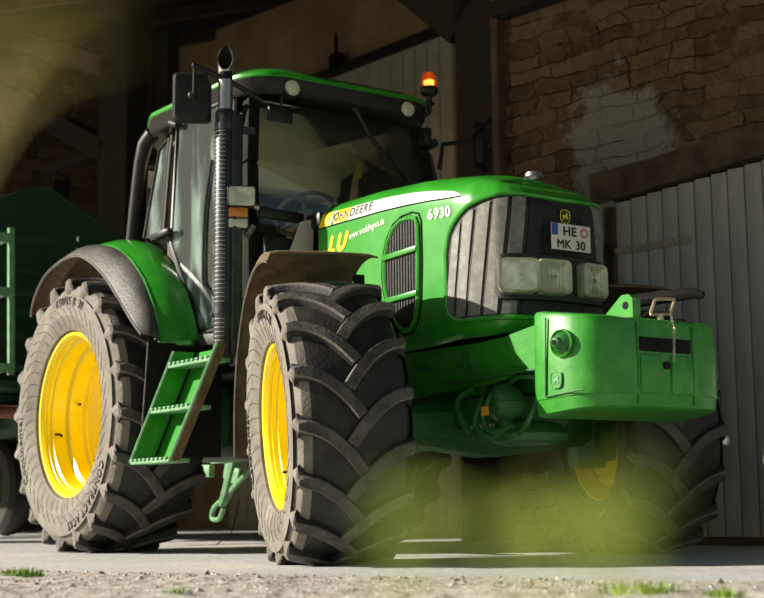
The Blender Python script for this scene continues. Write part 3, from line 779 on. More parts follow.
# beacon on its stalk
b0 = at(429, 88, 'x', 1.35)
mb = MB(); mb.lathe([(0, -.05), (.045, -.05), (.055, -.035), (.058, -.01), (.05, .005)], 24, b0, 'z')
mb.tube([b0+V((0, 0, -.05)), b0+V((0, 0, -.14)), b0+V((0, .0, -.16)), b0+V((-.02, -.04, -.19))], [.02, .018, .015, .015], 8); mb.tube([b0+V((0, .02, -.10)), b0+V((0, .035, -.10))], .012, 8); bc = mb.build('warning_beacon', 'black', T)
mb = MB(); mb.lathe([(.048, .0), (.050, .03), (.047, .07), (.035, .095), (.015, .105), (0, .106)], 24, b0, 'z'); mb.build('amber_dome', 'amber', bc)
mb = MB(); mb.lathe([(0, .0), (.02, .005), (.022, .045), (0, .055)], 14, b0, 'z'); mb.build('beacon_lamp', 'bulb', bc)

# exhaust stack: perforated heat shield and plain cut pipe
ex = V((1.40, -.86, 0))
mb = MB(); mb.lathe([(.052, 1.06), (.058, 1.08), (.058, 2.50), (.050, 2.52), (.040, 2.525)], 32, ex, 'z')
mb.box(ex+V((.045, .045, 1.8)), (.07, .07, 1.4), bev=.02)
exh = mb.build('exhaust_stack', 'heat', T)
mb = MB()   # oval perforations ringed in light metal
for j in range(52):
    z = 1.14+j*.0245
    if 1.32 < z < 1.40 or 2.40 < z: continue
    for k in range(-5, 4):
        a = rad(-78+k*15); r = .0595
        ce = ex+V((r*math.cos(a), r*math.sin(a), z)); tx = V((-math.sin(a), math.cos(a), 0))
        mb.bar(ce-tx*.0062, ce+tx*.0062, .002, .0045, 0, (0, 0, 1))
mb.build('shield_perforations', 'steel', exh)
mb = MB(); rg = []
P_ = [V((0, 0, 2.50)), V((0, 0, 2.62)), V((0, 0, 2.70)), V((.0, -.0, 2.74))]
for p in P_: rg.append([ex+p+V((.042*math.cos(a), .042*math.sin(a), 0)) for a in (2*PI*k/24 for k in range(24))])
cut = V((.82, -.57, 0))   # slash cut facing the front
rg.append([ex+V((.004, -.002, 2.835))+V((.046*math.cos(a), .046*math.sin(a), -.085*(math.cos(a)*cut.x+math.sin(a)*cut.y))) for a in (2*PI*k/24 for k in range(24))])
ri = [[p+(ex+V((0, 0, 0))-V((p.x, p.y, 0)))*.12-V((0, 0, .0)) for p in rg[-1]]]
ri.append([V((p.x, p.y, 2.70)) for p in ri[0]])
mb.rings(rg, 0, True, (False, False)); mb.rings([rg[-1]]+ri[:1], 0, True, (False, False)); mb.rings(ri, 1, True, (False, True))
mb.build('exhaust_pipe', ['steel', 'black_matt'], exh)
for z in (2.42, 1.36):
    mb = MB(); mb.lathe([(.0585, z-.02), (.062, z-.02), (.062, z+.02), (.0585, z+.02)], 28, ex, 'z'); mb.bar(ex+V((0, .05, z)), (1.42, -.68, z), .03, .04); mb.build('exhaust_clamp', 'heat', exh)

# mirrors
def mirror(mc, face, arm, name='door_mirror'):
    Rz = MX.Rotation(face, 3, 'Z'); mb = MB()
    rg = []
    for dx, g in ((-.02, .97), (-.012, 1.0), (.015, .98), (.04, .86), (.045, .6)):
        rg.append([V(mc)+Rz @ V((dx, y*g, z*g)) for y, z in [(a*1.0, b*1.0) for a, b in rr_yz(.112, .150, .028)]])
    mb.rings(rg); m_ = mb.build(name, 'black', T, 40)
    mb = MB(); mb.rings([[V(mc)+Rz @ V((-.0215, y*.92, z*.94)) for y, z in rr_yz(.112, .150, .028)]]*1+[[V(mc)+Rz @ V((-.0225, y*.9, z*.92)) for y, z in rr_yz(.112, .150, .028)]], 0, True, (True, True)); mb.build('mirror_glass', 'chrome', m_)
    mb = MB(); pr = V(mc)+Rz @ V((.05, 0, 0)); mb.tube([pr, pr+V((.02, 0, 0)), pr+V((.025, .0, .17))], .008, 8); mb.ball(pr, .026, 10)
    q = pr+V((.025, 0, .17)); mb.ball(q, .018, 8)
    mb.tube([q]+[V(a) for a in arm], .015, 8); mb.build('mirror_arm', 'black' if name == 'x' else 'black', m_)
    return m_
def rr_yz(hy, hz, r, n=5):
    pts = []
    for cy, cz, a0 in ((hy-r, hz-r, 0), (-hy+r, hz-r, 90), (-hy+r, -hz+r, 180), (hy-r, -hz+r, 270)):
        for k in range(n): a = rad(a0+90*k/(n-1)); pts.append((cy+r*math.cos(a), cz+r*math.sin(a)))
    return pts
mirror(at(192, 98, 'y', -1.02), rad(-28), [(1.42, -.86, 2.70), (1.45, -.64, 2.60)])
mR = at(481, 147, 'y', 1.15)
mirror(mR, rad(35), [(1.5, .86, 2.56), (1.46, .66, 2.52), (1.45, .64, 2.36)])
mb = MB(); mb.tube([at(421, 152, 'x', 1.45), at(430, 155, 'x', 1.45), at(436, 182, 'x', 1.45)], .012, 8); mb.build('grab_rail', 'black', T)
mb = MB(); mb.box(at(425, 137, 'x', 1.46), (.07, .06, .11), bev=.01); mb.build('mirror_mount', 'black', T)

# work lamp and indicator beside the exhaust
wl = at(241, 197, 'y', -.80); Rw = MX.Rotation(rad(-22), 3, 'Z')
mb = MB()
rgs = [[wl+Rw @ V((dx, y*g, z*g)) for y, z in rr_yz(.082, .060, .018)] for dx, g in ((-.05, .7), (-.03, .95), (.03, 1), (.035, .97), (.028, .9))]
mb.rings(rgs, 0, True, (True, False)); lamp = mb.build('side_work_lamp', 'black', T, 40)
mb = MB(); mb.rings([[wl+Rw @ V((dx, y*g, z*g)) for y, z in rr_yz(.082, .060, .018)] for dx, g in ((.028, .9), (.0, .6), (-.01, .1))], 0, True, (False, True)); mb.build('lamp_reflector', 'reflector', lamp)
mb = MB(); mb.rings([[wl+Rw @ V((dx, y*g, z*g)) for y, z in rr_yz(.082, .060, .018)] for dx, g in ((.027, .9), (.032, .5))], 0, True, (False, True)); mb.build('lamp_lens', 'lens_white', lamp)
il = at(237, 219, 'y', -.80)
mb = MB(); mb.rings([[il+Rw @ V((dx, y*g, z*g)) for y, z in rr_yz(.058, .062, .01)] for dx, g in ((-.05, .8), (-.03, 1), (.02, 1))]); ind = mb.build('indicator_lamp', 'black', T)
mb = MB(); mb.rings([[il+V((0, 0, .030))+Rw @ V((dx, y*g, z*g)) for y, z in rr_yz(.056, .028, .008)] for dx, g in ((.02, 1), (.05, .95), (.055, .7))]); mb.build('amber_lens', mat('amber_cover', (.62, .22, .02), .25, 0, .4), ind)
mb = MB(); mb.rings([[il+V((0, 0, -.032))+Rw @ V((dx, y*g, z*g)) for y, z in rr_yz(.056, .026, .008)] for dx, g in ((.02, 1), (.048, .95), (.052, .7))]); mb.build('clear_lens', mat('clear_cover', (.6, .58, .48), .2, 0, .4), ind)
mb = MB(); mb.tube([wl+V((0, .05, -.03)), wl+V((.02, .12, -.06))], .018, 8); mb.tube([wl+V((0, .0, -.06)), il+V((-.02, 0, .05))], .014, 8); mb.build('lamp_bracket', 'steel', lamp); mb = MB(); mb.tube([il+V((0, .06, -.09)), il+V((0, .10, -.03))], .025, 8); mb.build('washer_nozzle', 'steel', lamp)

# ------------------------------------------------------------------ rear fender
def arc_sheet(c, prof, a0, a1, seg, mb, mi=0, thick=.012, a0f=None):
    """sheet bent round the y axis at c; prof = [(r, y)]; a0f lets the start angle vary along the profile"""
    rg = []
    for r, y in prof:
        rg.append((r, y))
    outer = []
    for t in (0, thick):
        grid = []
        for j, (r, y) in enumerate(rg):
            s_ = a0f[j] if a0f else a0
            grid.append([V(c)+V(((r-t)*math.cos(a), y, (r-t)*math.sin(a))) for a in (s_+(a1-s_)*k/seg for k in range(seg+1))])
        outer.append(grid)
    A_, B_ = outer
    mb.rings(A_, mi, False, (False, False)); mb.rings(B_, mi, False, (False, False))
    for g1, g2 in ((A_[0], B_[0]), (A_[-1], B_[-1])): mb.rings([g1, g2], mi, False, (False, False))
    for e in (0, -1): mb.rings([[r[e] for r in A_], [r[e] for r in B_]], mi, False, (False, False))
lipP = spline([at(u, v, 'y', -1.12) for u, v in ((141, 334), (133, 323), (124, 308), (114, 291), (102.5, 273.6), (91, 262), (79, 255), (67, 257), (55, 265), (43.6, 277), (34, 298), (30.6, 317))], 4, False)
cF = V((-.106, 0, .886)); na = len(lipP)-1
for s in (-1, 1):
    def on_arc(r, y, k, a0=19, a1=134): a = rad(a0+(a1-a0)*(k/na)**.92); return cF+V((r*math.cos(a), y, r*math.sin(a)))
    ep = [(lambda k, f=f: on_arc(1.059, -1.0, k).lerp(lipP[k], f)+V((0, 0, 0))+(on_arc(1, 0, k)-cF)*.03*math.sin(PI*f)) for f in (0, .2, .4, .6, .8, .94, 1)]
    gp_ = [(lambda k, f=f: on_arc(1.105-.046*f**2, -.775-.225*f, k)+(on_arc(1, 0, k)-cF)*.012*math.sin(PI*f)) for f in (0, .25, .5, .75, .93, 1)]
    def sheet(prof, m, nm, par, th=.012):
        mb = MB(); lay = []
        for t in (0, th):
            g = [[(lambda p: V((p.x, -s*p.y, p.z)))(q(k)-(q(k)-cF-V((0, q(k).y, 0))).normalized()*t) for k in range(na+1)] for q in prof]
            lay.append(g); mb.rings(g, 1 if t else 0, False, (False, False))
        for j in (0, -1): mb.rings([lay[0][j], lay[1][j]], 0, False, (False, False))
        for e in (0, -1): mb.rings([[q[e] for q in lay[0]], [q[e] for q in lay[1]]], 0, False, (False, False))
        return mb.build(nm, [m, 'brown_dust'], par, 40), lay
    fd, _ = sheet(gp_, 'green', 'rear_fender', T)
    fl, ly = sheet(ep, 'black_dust', 'fender_flare', fd, .014)
    mb = MB(); mb.tube(ly[0][-1], .006, 6); mb.build('flare_lip', 'rub_edge', fd)
    mb = MB(); mb.tube(ly[0][0], .007, 6); mb.build('flare_bead', 'green', fd)
    mb = MB()
    g = [on_arc(1.10, s*.775, k) for k in range(na+1)]; inner = [on_arc(.86, s*.58, k) for k in range(na+1)]
    mb.rings([g, inner], 0, False, (False, False)); mb.build('fender_inner_wall', 'brown_dust', fd)
mb = MB(); mb.bar(sp(160, 344, -.97), sp(194, 343, -.82), .10, .035, bev=.01); mb.build('fender_foot', 'green', T)
# dark mudguard panel behind the steps with a pale edge
mb = MB(); mb.prism([(.92, -1.096, 1.22), (.92, -1.136, .56), (.92, -.62, .56), (.92, -.62, 1.22)], (.012, 0, 0)); mg = mb.build('mud_shield', 'black_matt', T)
mb = MB(); mb.tube([(.926, -1.098, 1.22), (.926, -1.138, .56)], .005, 6); mb.build('shield_edge', 'rub_edge', mg)

# front fenders (turn with the wheels)
for s, wx in ((-1, front_r), (1, front_l)):
    mb = MB(); R3 = MX.Rotation(STEER, 3, 'Z'); c = V((2.64, s*1.0, .66))
    rg0 = []
    A0, A1, ns = rad(77), rad(190), 30
    layers = []
    for t in (0, .01):
        grid = []
        for w, dr in ((-.30, -.05), (-.285, -.01), (-.24, 0), (.0, .005), (.20, 0), (.24, -.01)):
            row = []
            for k in range(ns+1):
                a = A0+(A1-A0)*k/ns; r = .825-t+dr+.02*math.cos(2*(a-rad(130)))
                z_ = r*math.sin(a)
                row.append(c+R3 @ V((r*math.cos(a), -w*s*-1 if s > 0 else w, z_)))
            grid.append(row)
        layers.append(grid); mb.rings(grid, 0, False, (False, False))
    for k in (0, -1): mb.rings([layers[0][k], layers[1][k]], 0, False, (False, False))
    for e in (0, -1): mb.rings([[r[e] for r in layers[0]], [r[e] for r in layers[1]]], 0, False, (False, False))
    ff = mb.build('front_fender', 'brown_dust', T, 40)
    mb = MB(); mb.tube(layers[0][0], .005, 5); mb.build('fender_lip', 'rub_edge', ff)
    mb = MB(); a = rad(100); mb.bar(c+R3 @ V((.76*math.cos(a), -s*-.22*-1 if s > 0 else .22, .76*math.sin(a))), c+V((0, -s*.25, .15)), .05, .03); mb.build('fender_stay', 'black_matt', ff)

# ------------------------------------------------------------------ steps
mb = MB()
TL, BL, BRr, TR_ = V((1.02, -.98, 1.16)), V((.97, -1.22, .52)), V((1.47, -1.22, .52)), V((1.55, -.98, 1.16))
mb.prism([TL, BL, BL+V((0, .13, .0)), TL+V((0, .13, 0))], (.012, 0, 0))
mb.prism([TL+V((0, .15, 0)), BL+V((0, .15, 0)), BL+V((.16, .15, 0)), TL+V((.30, .15, 0))], (0, .01, 0))
steps = mb.build('access_steps', 'green', T)
mb = MB(); mb.prism([TR_, BRr, BRr+V((0, .062, 0)), TR_+V((0, .062, 0))], (-.012, 0, 0)); mb.build('step_side_plate', 'brown_dust', steps)
for p_, q_ in ((TR_+V((-.006, 0, 0)), BRr+V((-.006, 0, 0))), (TL, BL)):
    mb = MB(); mb.tube([p_, q_], .010, 6); mb.build('step_rail_edge', 'green_rail', steps)
for k, f in enumerate((.14, .55, 1.0)):
    a, b = TL.lerp(BL, f), TR_.lerp(BRr, f)
    mb = MB(); mb.box((a+b)/2+V((0, .06, 0)), ((b-a).length-.02, .13, .022), bev=.005)
    for q in range(9): mb.box(a.lerp(b, .08+.105*q)+V((0, .0, .014)), (.03, .03, .012), bev=.003)
    mb.build('step_tread', 'green_rail', steps)

# rear drawbar pieces hanging below, seen between the wheels
def hp(u, v): return at(u, v, 'y', .2)
mb = MB()
mb.tube([hp(236, 458), hp(228, 490), hp(222, 505)], [.05, .045, .03], 8); mb.tube(spline([hp(222, 500), hp(214, 508), hp(212, 518), hp(219, 519), hp(224, 508)], 4, False), .018, 8)
mb.bar(hp(204, 471), hp(212, 471), .05, .09, bev=.01); mb.bar(hp(226, 470), hp(240, 478), .04, .12, bev=.01); mb.bar(hp(214, 460), hp(246, 458), .06, .05)
mb.tube([hp(222, 500), hp(258, 462)], .02, 8)
mb.build('lower_link_hook', 'green_rail', T)
mb = MB(); mb.tube([hp(200, 440), hp(262, 448)], .06, 10); mb.box((1.15, .1, .62), (.5, .5, .3), bev=.05); mb.box((1.75, -.25, .78), (.35, .3, .3), bev=.05); mb.build('underbody_tank', 'black_dust', T)

# ------------------------------------------------------------------ front ballast weight
W = thing('ballast_weight', 'green cast ballast block with round hub and deer badge, hung on the tractor nose', 'tractor weight', (3.78, 0, .62))
W.location = (0, 0, 0)
HWt = .52
def w_outline(ins=0, front=3.95):
    h = [(x, y*.97) for x, y in [(3.58, -.465), (3.62, -.485), (3.80, -.462), (3.865, -.435), (3.905, -.395), (3.925, -.34), (3.935, -.28), (3.945, -.2)]]
    h = [(x-ins*.6 if x > 3.7 else x+ins*.2, y+ins) for x, y in h]
    return [(x, y-.012) for x, y in h]+[(x, -y-.022) for x, y in h[::-1]]
def wtop(x): return 1.13-.05*max(0, (x-3.6)/.35)
def wbot(x): return .65+.035*max(0, (x-3.6)/.35)
rg = []
for q, ins in ((0, .05), (0, .035), (.02, .012), (.15, .004), (.155, .0), (.5, 0), (.95, .004), (.985, .012), (1, .035), (1, .06)):
    rg.append([V((x, y, wbot(x)+(wtop(x)-wbot(x))*q)) for x, y in w_outline(ins)])
mb = MB(); mb.rings(rg)
body = mb.build('weight_body', 'green_worn', W, 38)
# recess in the middle of the front face: dark slot and two raised panels
mb = MB(); mb.box((3.945, -.012, .965), (.014, .315, .062)); mb.build('hand_slot', 'black_matt', body)
for y in (-.105, .085):
    mb = MB(); mb.box((3.948, y, .835), (.014, .130, .17), bev=.006); mb.build('raised_panel', 'green_worn', body)
mb = MB(); mb.lathe([(.0, 3.958), (.018, 3.958), (.018, 3.94)], 16, (0, -.01, .875), 'x'); mb.build('pin_hole', 'black_matt', body)
for y in (-.185, .165):
    mb = MB(); mb.bar((3.947, y, 1.06), (3.941, y, .70), .008, .006, up=(1, 0, 0)); mb.build('casting_seam', 'green_cast', body)
# round hub on the side with its socket, and a raised badge
sn = V((-.11, -1, 0)).normalized(); sx = V((1, -.0, 0)); sx = (sx-sn*sx.dot(sn)).normalized()
def wside(u, v, off=0): 
    nn = V((0.125, -1, 0)).normalized(); p = at(u, v, nn, nn.dot(V((3.70, -.476, 0)))); return p+nn*off
nn = V((0.125, -1, 0)).normalized(); tx = V((1, 0.125, 0)).normalized()
hc = wside(562, 343)
mb = MB()
def disc(c, prof, seg=28):
    rg = []
    for r, d in prof: rg.append([V(c)+nn*d+(tx*math.cos(a)+V((0, 0, 1))*math.sin(a))*r for a in (2*PI*k/seg for k in range(seg))])
    return rg
mb.rings(disc(hc, [(.063, -.002), (.063, .010), (.056, .014), (.052, .002)]), 0, True, (False, False))
mb.build('hub_ring', 'green_worn', body, 30); mb = MB()
mb.rings(disc(hc, [(.052, .002), (.040, .018), (.030, .028), (.026, .03), (.022, .05), (.012, .055)]), 0, True, (False, True))
mb.build('side_hub', 'green_cast', body, 30)
mb = MB(); mb.rings(disc(hc+V((.0, 0, .0)), [(.012, .056), (.012, .06)], 6)); mb.build('hub_bolt', 'black_matt', body)
badge(wside(557, 380, .001), tx, V((0, 0, 1)), .033, .038, body, 'green_worn', 'green_rail', 'cast_badge', .004)
mb = MB(); a, b = wside(546, 318, .002), wside(546, 397, .002); mb.tube([a, b], .004, 5); mb.tube([b, b+tx*.22+V((0, 0, .02))], .004, 5); mb.build('side_panel_seam', 'green_cast', body)
# lifting eye on top
mb = MB(); ey = -.0
ey = -.06
e = [V((3.56, ey, 1.09)), V((3.80, ey, 1.09)), V((3.80, ey, 1.195)), V((3.775, ey, 1.215)), V((3.73, ey, 1.215))]
mb.prism(e, (0, .05, 0)); eye = mb.build('lifting_eye', 'green', W)
mb = MB(); mb.lathe([(0, -.004), (.018, -.003), (.018, .054)], 16, (3.755, ey, 1.165)); mb.build('eye_hole', 'black_matt', eye)
# hitch pin handle with chain
H = thing('hitch_pin', 'bare metal hitch pin with bent square handle and hanging chain, on top of the weight', 'hitch pin', (0, 0, 0))
hq = [at(650, 315, 'x', 3.86), at(655, 299, 'x', 3.86), at(675, 299, 'x', 3.86), at(670, 314, 'x', 3.86)]
mb = MB(); hc_ = []
for i in range(4):
    p, q, n_ = hq[i-1], hq[i], hq[(i+1) % 4]
    hc_ += [q.lerp(p, .14), q.lerp(p, .04).lerp(n_, .04), q.lerp(n_, .14)]
mb.tube(hc_, .0075, 8, close=True); mb.tube([hq[0].lerp(hq[3], .5), hq[0].lerp(hq[3], .5)+V((0, 0, -.03))], .016, 10); mb.build('pin_handle', 'rust', H)
mb = MB(); c0, c1 = at(671, 314, 'x', 3.90), at(674, 363, 'x', 3.985)
pts = [c0, at(673, 324, 'x', 3.955), at(674, 330, 'x', 3.985), c1]; path = []
for a, b in zip(pts[:-1], pts[1:]):
    n_ = max(1, int((b-a).length/.017))
    for k in range(n_): path.append((a.lerp(b, k/n_), (b-a).normalized()))
for i, (p, d) in enumerate(path):
    w1 = V((0, 1, 0)) if i % 2 else d.cross(V((0, 1, 0))).normalized()
    mb.tube([p+d*.011*math.cos(a)+w1*.0055*math.sin(a) for a in (2*PI*k/10 for k in range(10))], .0019, 5, close=True)
mb.build('pin_chain', 'rust', H)

# ================================================================== SETTING
WY = rad(10.5); WO = V((2.33, 2.34, 0)); WD = V((math.cos(WY), math.sin(WY), 0)); WN = V((math.sin(WY), -math.cos(WY), 0))
def wp(a, z, off=0.0): return WO+WD*a+WN*off+V((0, 0, z))
wv = WN.dot(WO)
def wa(u, v, off=0.0):
    p = at(u, v, WN, wv+off); return ((p-WO).dot(WD), p.z)

def stone_mat(name, c1, c2, mortar, scale=3.2, plaster=None):
    m = bpy.data.materials.new(name); m.use_nodes = True; b = m.node_tree.nodes['Principled BSDF']; b.inputs['Roughness'].default_value = .95; b.inputs['Specular IOR Level'].default_value = .15
    tc = N(m, 'ShaderNodeTexCoord'); mp = N(m, 'ShaderNodeMapping'); mp.inputs['Scale'].default_value = (1, 1, 1.6)
    wn = N(m, 'ShaderNodeTexNoise'); wn.inputs['Scale'].default_value = 2.6; wn.inputs['Detail'].default_value = 5
    wm = N(m, 'ShaderNodeMixRGB'); wm.inputs[0].default_value = .22
    L(m, tc.outputs['Object'], mp.inputs[0]); L(m, mp.outputs[0], wn.inputs['Vector']); L(m, mp.outputs[0], wm.inputs[1]); L(m, wn.outputs['Color'], wm.inputs[2])
    # rough courses of uneven stones: x along the wall, z up
    sx_ = N(m, 'ShaderNodeSeparateXYZ'); L(m, wm.outputs[0], sx_.inputs[0]); cx_ = N(m, 'ShaderNodeCombineXYZ')
    sa = N(m, 'ShaderNodeMath', operation='ADD'); L(m, sx_.outputs[0], sa.inputs[0]); L(m, sx_.outputs[1], sa.inputs[1]); L(m, sa.outputs[0], cx_.inputs[0]); L(m, sx_.outputs[2], cx_.inputs[1])
    vo = N(m, 'ShaderNodeTexBrick'); vo.inputs['Scale'].default_value = scale*.55; vo.inputs['Mortar Size'].default_value = .022; vo.inputs['Mortar Smooth'].default_value = 1; vo.inputs['Brick Width'].default_value = .62; vo.inputs['Row Height'].default_value = .36; vo.inputs['Color1'].default_value = (0, 0, 0, 1); vo.inputs['Color2'].default_value = (1, 1, 1, 1); vo.squash = 1.4; vo.squash_frequency = 3; vo.offset_frequency = 3
    vc = vo
    L(m, cx_.outputs[0], vo.inputs['Vector'])
    cr = N(m, 'ShaderNodeMath', operation='SUBTRACT'); cr.inputs[0].default_value = 1; L(m, vo.outputs['Fac'], cr.inputs[1])
    n3 = N(m, 'ShaderNodeTexNoise'); n3.inputs['Scale'].default_value = 9; n3.inputs['Detail'].default_value = 8; n3.inputs['Roughness'].default_value = .7; L(m, tc.outputs['Object'], n3.inputs['Vector'])
    sc_ = N(m, 'ShaderNodeValToRGB'); sc_.color_ramp.elements[0].color = (*c1, 1); sc_.color_ramp.elements[1].color = (*c2, 1); sc_.color_ramp.elements[0].position = .3; sc_.color_ramp.elements[1].position = .7
    sep = N(m, 'ShaderNodeSeparateColor'); L(m, vc.outputs['Color'], sep.inputs[0])
    ad = N(m, 'ShaderNodeMath', operation='MULTIPLY_ADD'); ad.inputs[1].default_value = .35; L(m, sep.outputs[0], ad.inputs[0]); L(m, n3.outputs['Fac'], ad.inputs[2])
    sb = N(m, 'ShaderNodeMath', operation='SUBTRACT'); sb.inputs[1].default_value = .16; L(m, ad.outputs[0], sb.inputs[0]); L(m, sb.outputs[0], sc_.inputs[0])
    n4 = N(m, 'ShaderNodeTexNoise'); n4.inputs['Scale'].default_value = 3.1; n4.inputs['Detail'].default_value = 4; L(m, tc.outputs['Object'], n4.inputs['Vector'])
    gate = N(m, 'ShaderNodeMapRange'); gate.inputs['From Min'].default_value = .38; gate.inputs['From Max'].default_value = .58; gate.inputs['To Min'].default_value = .0; gate.inputs['To Max'].default_value = .75; L(m, n4.outputs['Fac'], gate.inputs['Value'])
    inv = N(m, 'ShaderNodeMath', operation='SUBTRACT'); inv.inputs[0].default_value = 1; L(m, cr.outputs[0], inv.inputs[1])
    ml = N(m, 'ShaderNodeMath', operation='MULTIPLY'); L(m, inv.outputs[0], ml.inputs[0]); L(m, gate.outputs[0], ml.inputs[1])
    mx = N(m, 'ShaderNodeMixRGB'); L(m, ml.outputs[0], mx.inputs[0]); L(m, sc_.outputs[0], mx.inputs[1]); mx.inputs[2].default_value = (*mortar, 1)
    last = mx.outputs[0]
    if plaster:            # a patch of grey render left on the stones
        (pc_, pr_, pcol) = plaster
        geo = N(m, 'ShaderNodeNewGeometry'); vs = N(m, 'ShaderNodeVectorMath', operation='SUBTRACT'); vs.inputs[1].default_value = pc_; L(m, geo.outputs['Position'], vs.inputs[0])
        vm = N(m, 'ShaderNodeVectorMath', operation='MULTIPLY'); vm.inputs[1].default_value = pr_; L(m, vs.outputs[0], vm.inputs[0])
        vl = N(m, 'ShaderNodeVectorMath', operation='LENGTH'); L(m, vm.outputs[0], vl.inputs[0])
        n5 = N(m, 'ShaderNodeTexNoise'); n5.inputs['Scale'].default_value = 2.6; n5.inputs['Detail'].default_value = 7; n5.inputs['Roughness'].default_value = .65; L(m, tc.outputs['Object'], n5.inputs['Vector'])
        a2 = N(m, 'ShaderNodeMath', operation='MULTIPLY_ADD'); a2.inputs[1].default_value = 2.6; L(m, n5.outputs['Fac'], a2.inputs[0]); L(m, vl.outputs['Value'], a2.inputs[2])
        r5 = N(m, 'ShaderNodeMapRange'); r5.inputs['From Min'].default_value = 2.08; r5.inputs['From Max'].default_value = 2.3; r5.inputs['To Min'].default_value = .92; r5.inputs['To Max'].default_value = 0; L(m, a2.outputs[0], r5.inputs['Value'])
        m5 = N(m, 'ShaderNodeMixRGB'); L(m, r5.outputs[0], m5.inputs[0]); L(m, last, m5.inputs[1]); m5.inputs[2].default_value = (*pcol, 1); last = m5.outputs[0]
    L(m, last, b.inputs['Base Color'])
    h = N(m, 'ShaderNodeMath', operation='MULTIPLY_ADD'); h.inputs[1].default_value = 1.3; L(m, n3.outputs['Fac'], h.inputs[0])
    iv2 = N(m, 'ShaderNodeMath', operation='SUBTRACT'); iv2.inputs[0].default_value = 1; L(m, ml.outputs[0], iv2.inputs[1]); L(m, iv2.outputs[0], h.inputs[2])
    bp = N(m, 'ShaderNodeBump'); bp.inputs['Strength'].default_value = 1; bp.inputs['Distance'].default_value = .09; L(m, h.outputs[0], bp.inputs['Height']); L(m, bp.outputs[0], b.inputs['Normal'])
    return m
pp = wp(*wa(622, 155))
M['stone'] = stone_mat('rough_stone', (.12, .085, .05), (.26, .19, .115), (.085, .06, .038), 4.6, ((pp.x, pp.y, pp.z), (2.2, 0, 1.6), (.40, .39, .36)))
M['stone2'] = stone_mat('far_stone', (.10, .07, .04), (.17, .12, .07), (.03, .02, .012), 3)
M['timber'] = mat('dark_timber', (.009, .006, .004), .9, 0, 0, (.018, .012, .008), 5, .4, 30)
M['timber_brown'] = mat('brown_timber', (.06, .038, .022), .85, 0, 0, (.10, .065, .04), 4, .5, 25)
M['lintel'] = mat('weathered_lintel', (.055, .036, .022), .9, 0, 0, (.12, .085, .055), 5, .7, 18)
M['plaster'] = mat('brown_plaster', (.26, .165, .075), .95, 0, 0, (.40, .27, .13), 1.2, .3, 12)
M['board'] = mat('whitewashed_board', (.42, .38, .27), .85, 0, 0, (.52, .48, .36), 3, .2, 30)
M['rusty'] = mat('old_iron', (.26, .24, .20), .8, 0, 0, (.42, .39, .33), 18, .4, 60)
# grey door paint with vertical weathering
def board_mat(name, c1, c2, zscale=.35, sc_=7):
    m = mat(name, c1, .75, 0, 0, c2, sc_, .25, 40, lo=.3, hi=.7)
    nt = m.node_tree; tc = [n for n in nt.nodes if n.type == 'TEX_COORD'][0]; mp = N(m, 'ShaderNodeMapping'); mp.inputs['Scale'].default_value = (1, 1, zscale)
    L(m, tc.outputs['Object'], mp.inputs[0])
    for n in nt.nodes:
        if n.type == 'TEX_NOISE': L(m, mp.outputs[0], n.inputs['Vector'])
    return m
M['door'] = board_mat('grey_door_boards', (.34, .345, .335), (.46, .46, .44))

# ground: worn concrete, then a strip of gravel and dirt nearer the road
def ground_mat():
    m = mat('worn_concrete', (.50, .505, .505), .9, 0, 0, (.65, .645, .63), 1.3, .5, 25, lo=.3, hi=.7)
    nt = m.node_tree; b = nt.nodes['Principled BSDF']
    tc = [n for n in nt.nodes if n.type == 'TEX_COORD'][0]
    no = N(m, 'ShaderNodeTexNoise'); no.inputs['Scale'].default_value = 22; no.inputs['Detail'].default_value = 7; no.inputs['Roughness'].default_value = .75; L(m, tc.outputs['Object'], no.inputs['Vector'])
    r = N(m, 'ShaderNodeMapRange'); r.inputs['From Min'].default_value = .35; r.inputs['From Max'].default_value = .7; r.inputs['To Min'].default_value = .62; r.inputs['To Max'].default_value = 1.12; L(m, no.outputs['Fac'], r.inputs['Value'])
    mu = N(m, 'ShaderNodeMixRGB', blend_type='MULTIPLY'); mu.inputs[0].default_value = 1
    src = b.inputs['Base Color'].links[0].from_socket; L(m, src, mu.inputs[1]); L(m, r.outputs[0], mu.inputs[2]); L(m, mu.outputs[0], b.inputs['Base Color'])
    return m
M['concrete'] = ground_mat()
M['gravel'] = mat('gravel_and_dirt', (.22, .17, .12), .95, 0, 0, (.66, .62, .56), 26, 1, 90, lo=.34, hi=.60)
M['pebble'] = mat('pale_pebbles', (.42, .39, .34), .85, 0, 0, (.6, .57, .52), 3, .3, 60)
M['pebble_dark'] = mat('brown_pebbles', (.20, .15, .10), .85, 0, 0, (.33, .27, .2), 3, .3, 60)
M['grass'] = mat('green_grass', (.16, .30, .03), .6, 0, 0, (.30, .42, .06), 3)
M['haze_green'] = mat('green_haze_plant', (.42, .55, .07), .55, 0, 0, (.55, .62, .12), 9)  # bright leaf colour for the plants that imitate green haze
M['haze_yellow'] = mat('yellow_haze_grass', (.62, .52, .10), .6, 0, 0, (.75, .64, .2), 9)  # yellow for the blades that imitate a light haze
for k in ('grass', 'haze_green'):
    b = M[k].node_tree.nodes['Principled BSDF']; b.inputs['Subsurface Weight'].default_value = 0

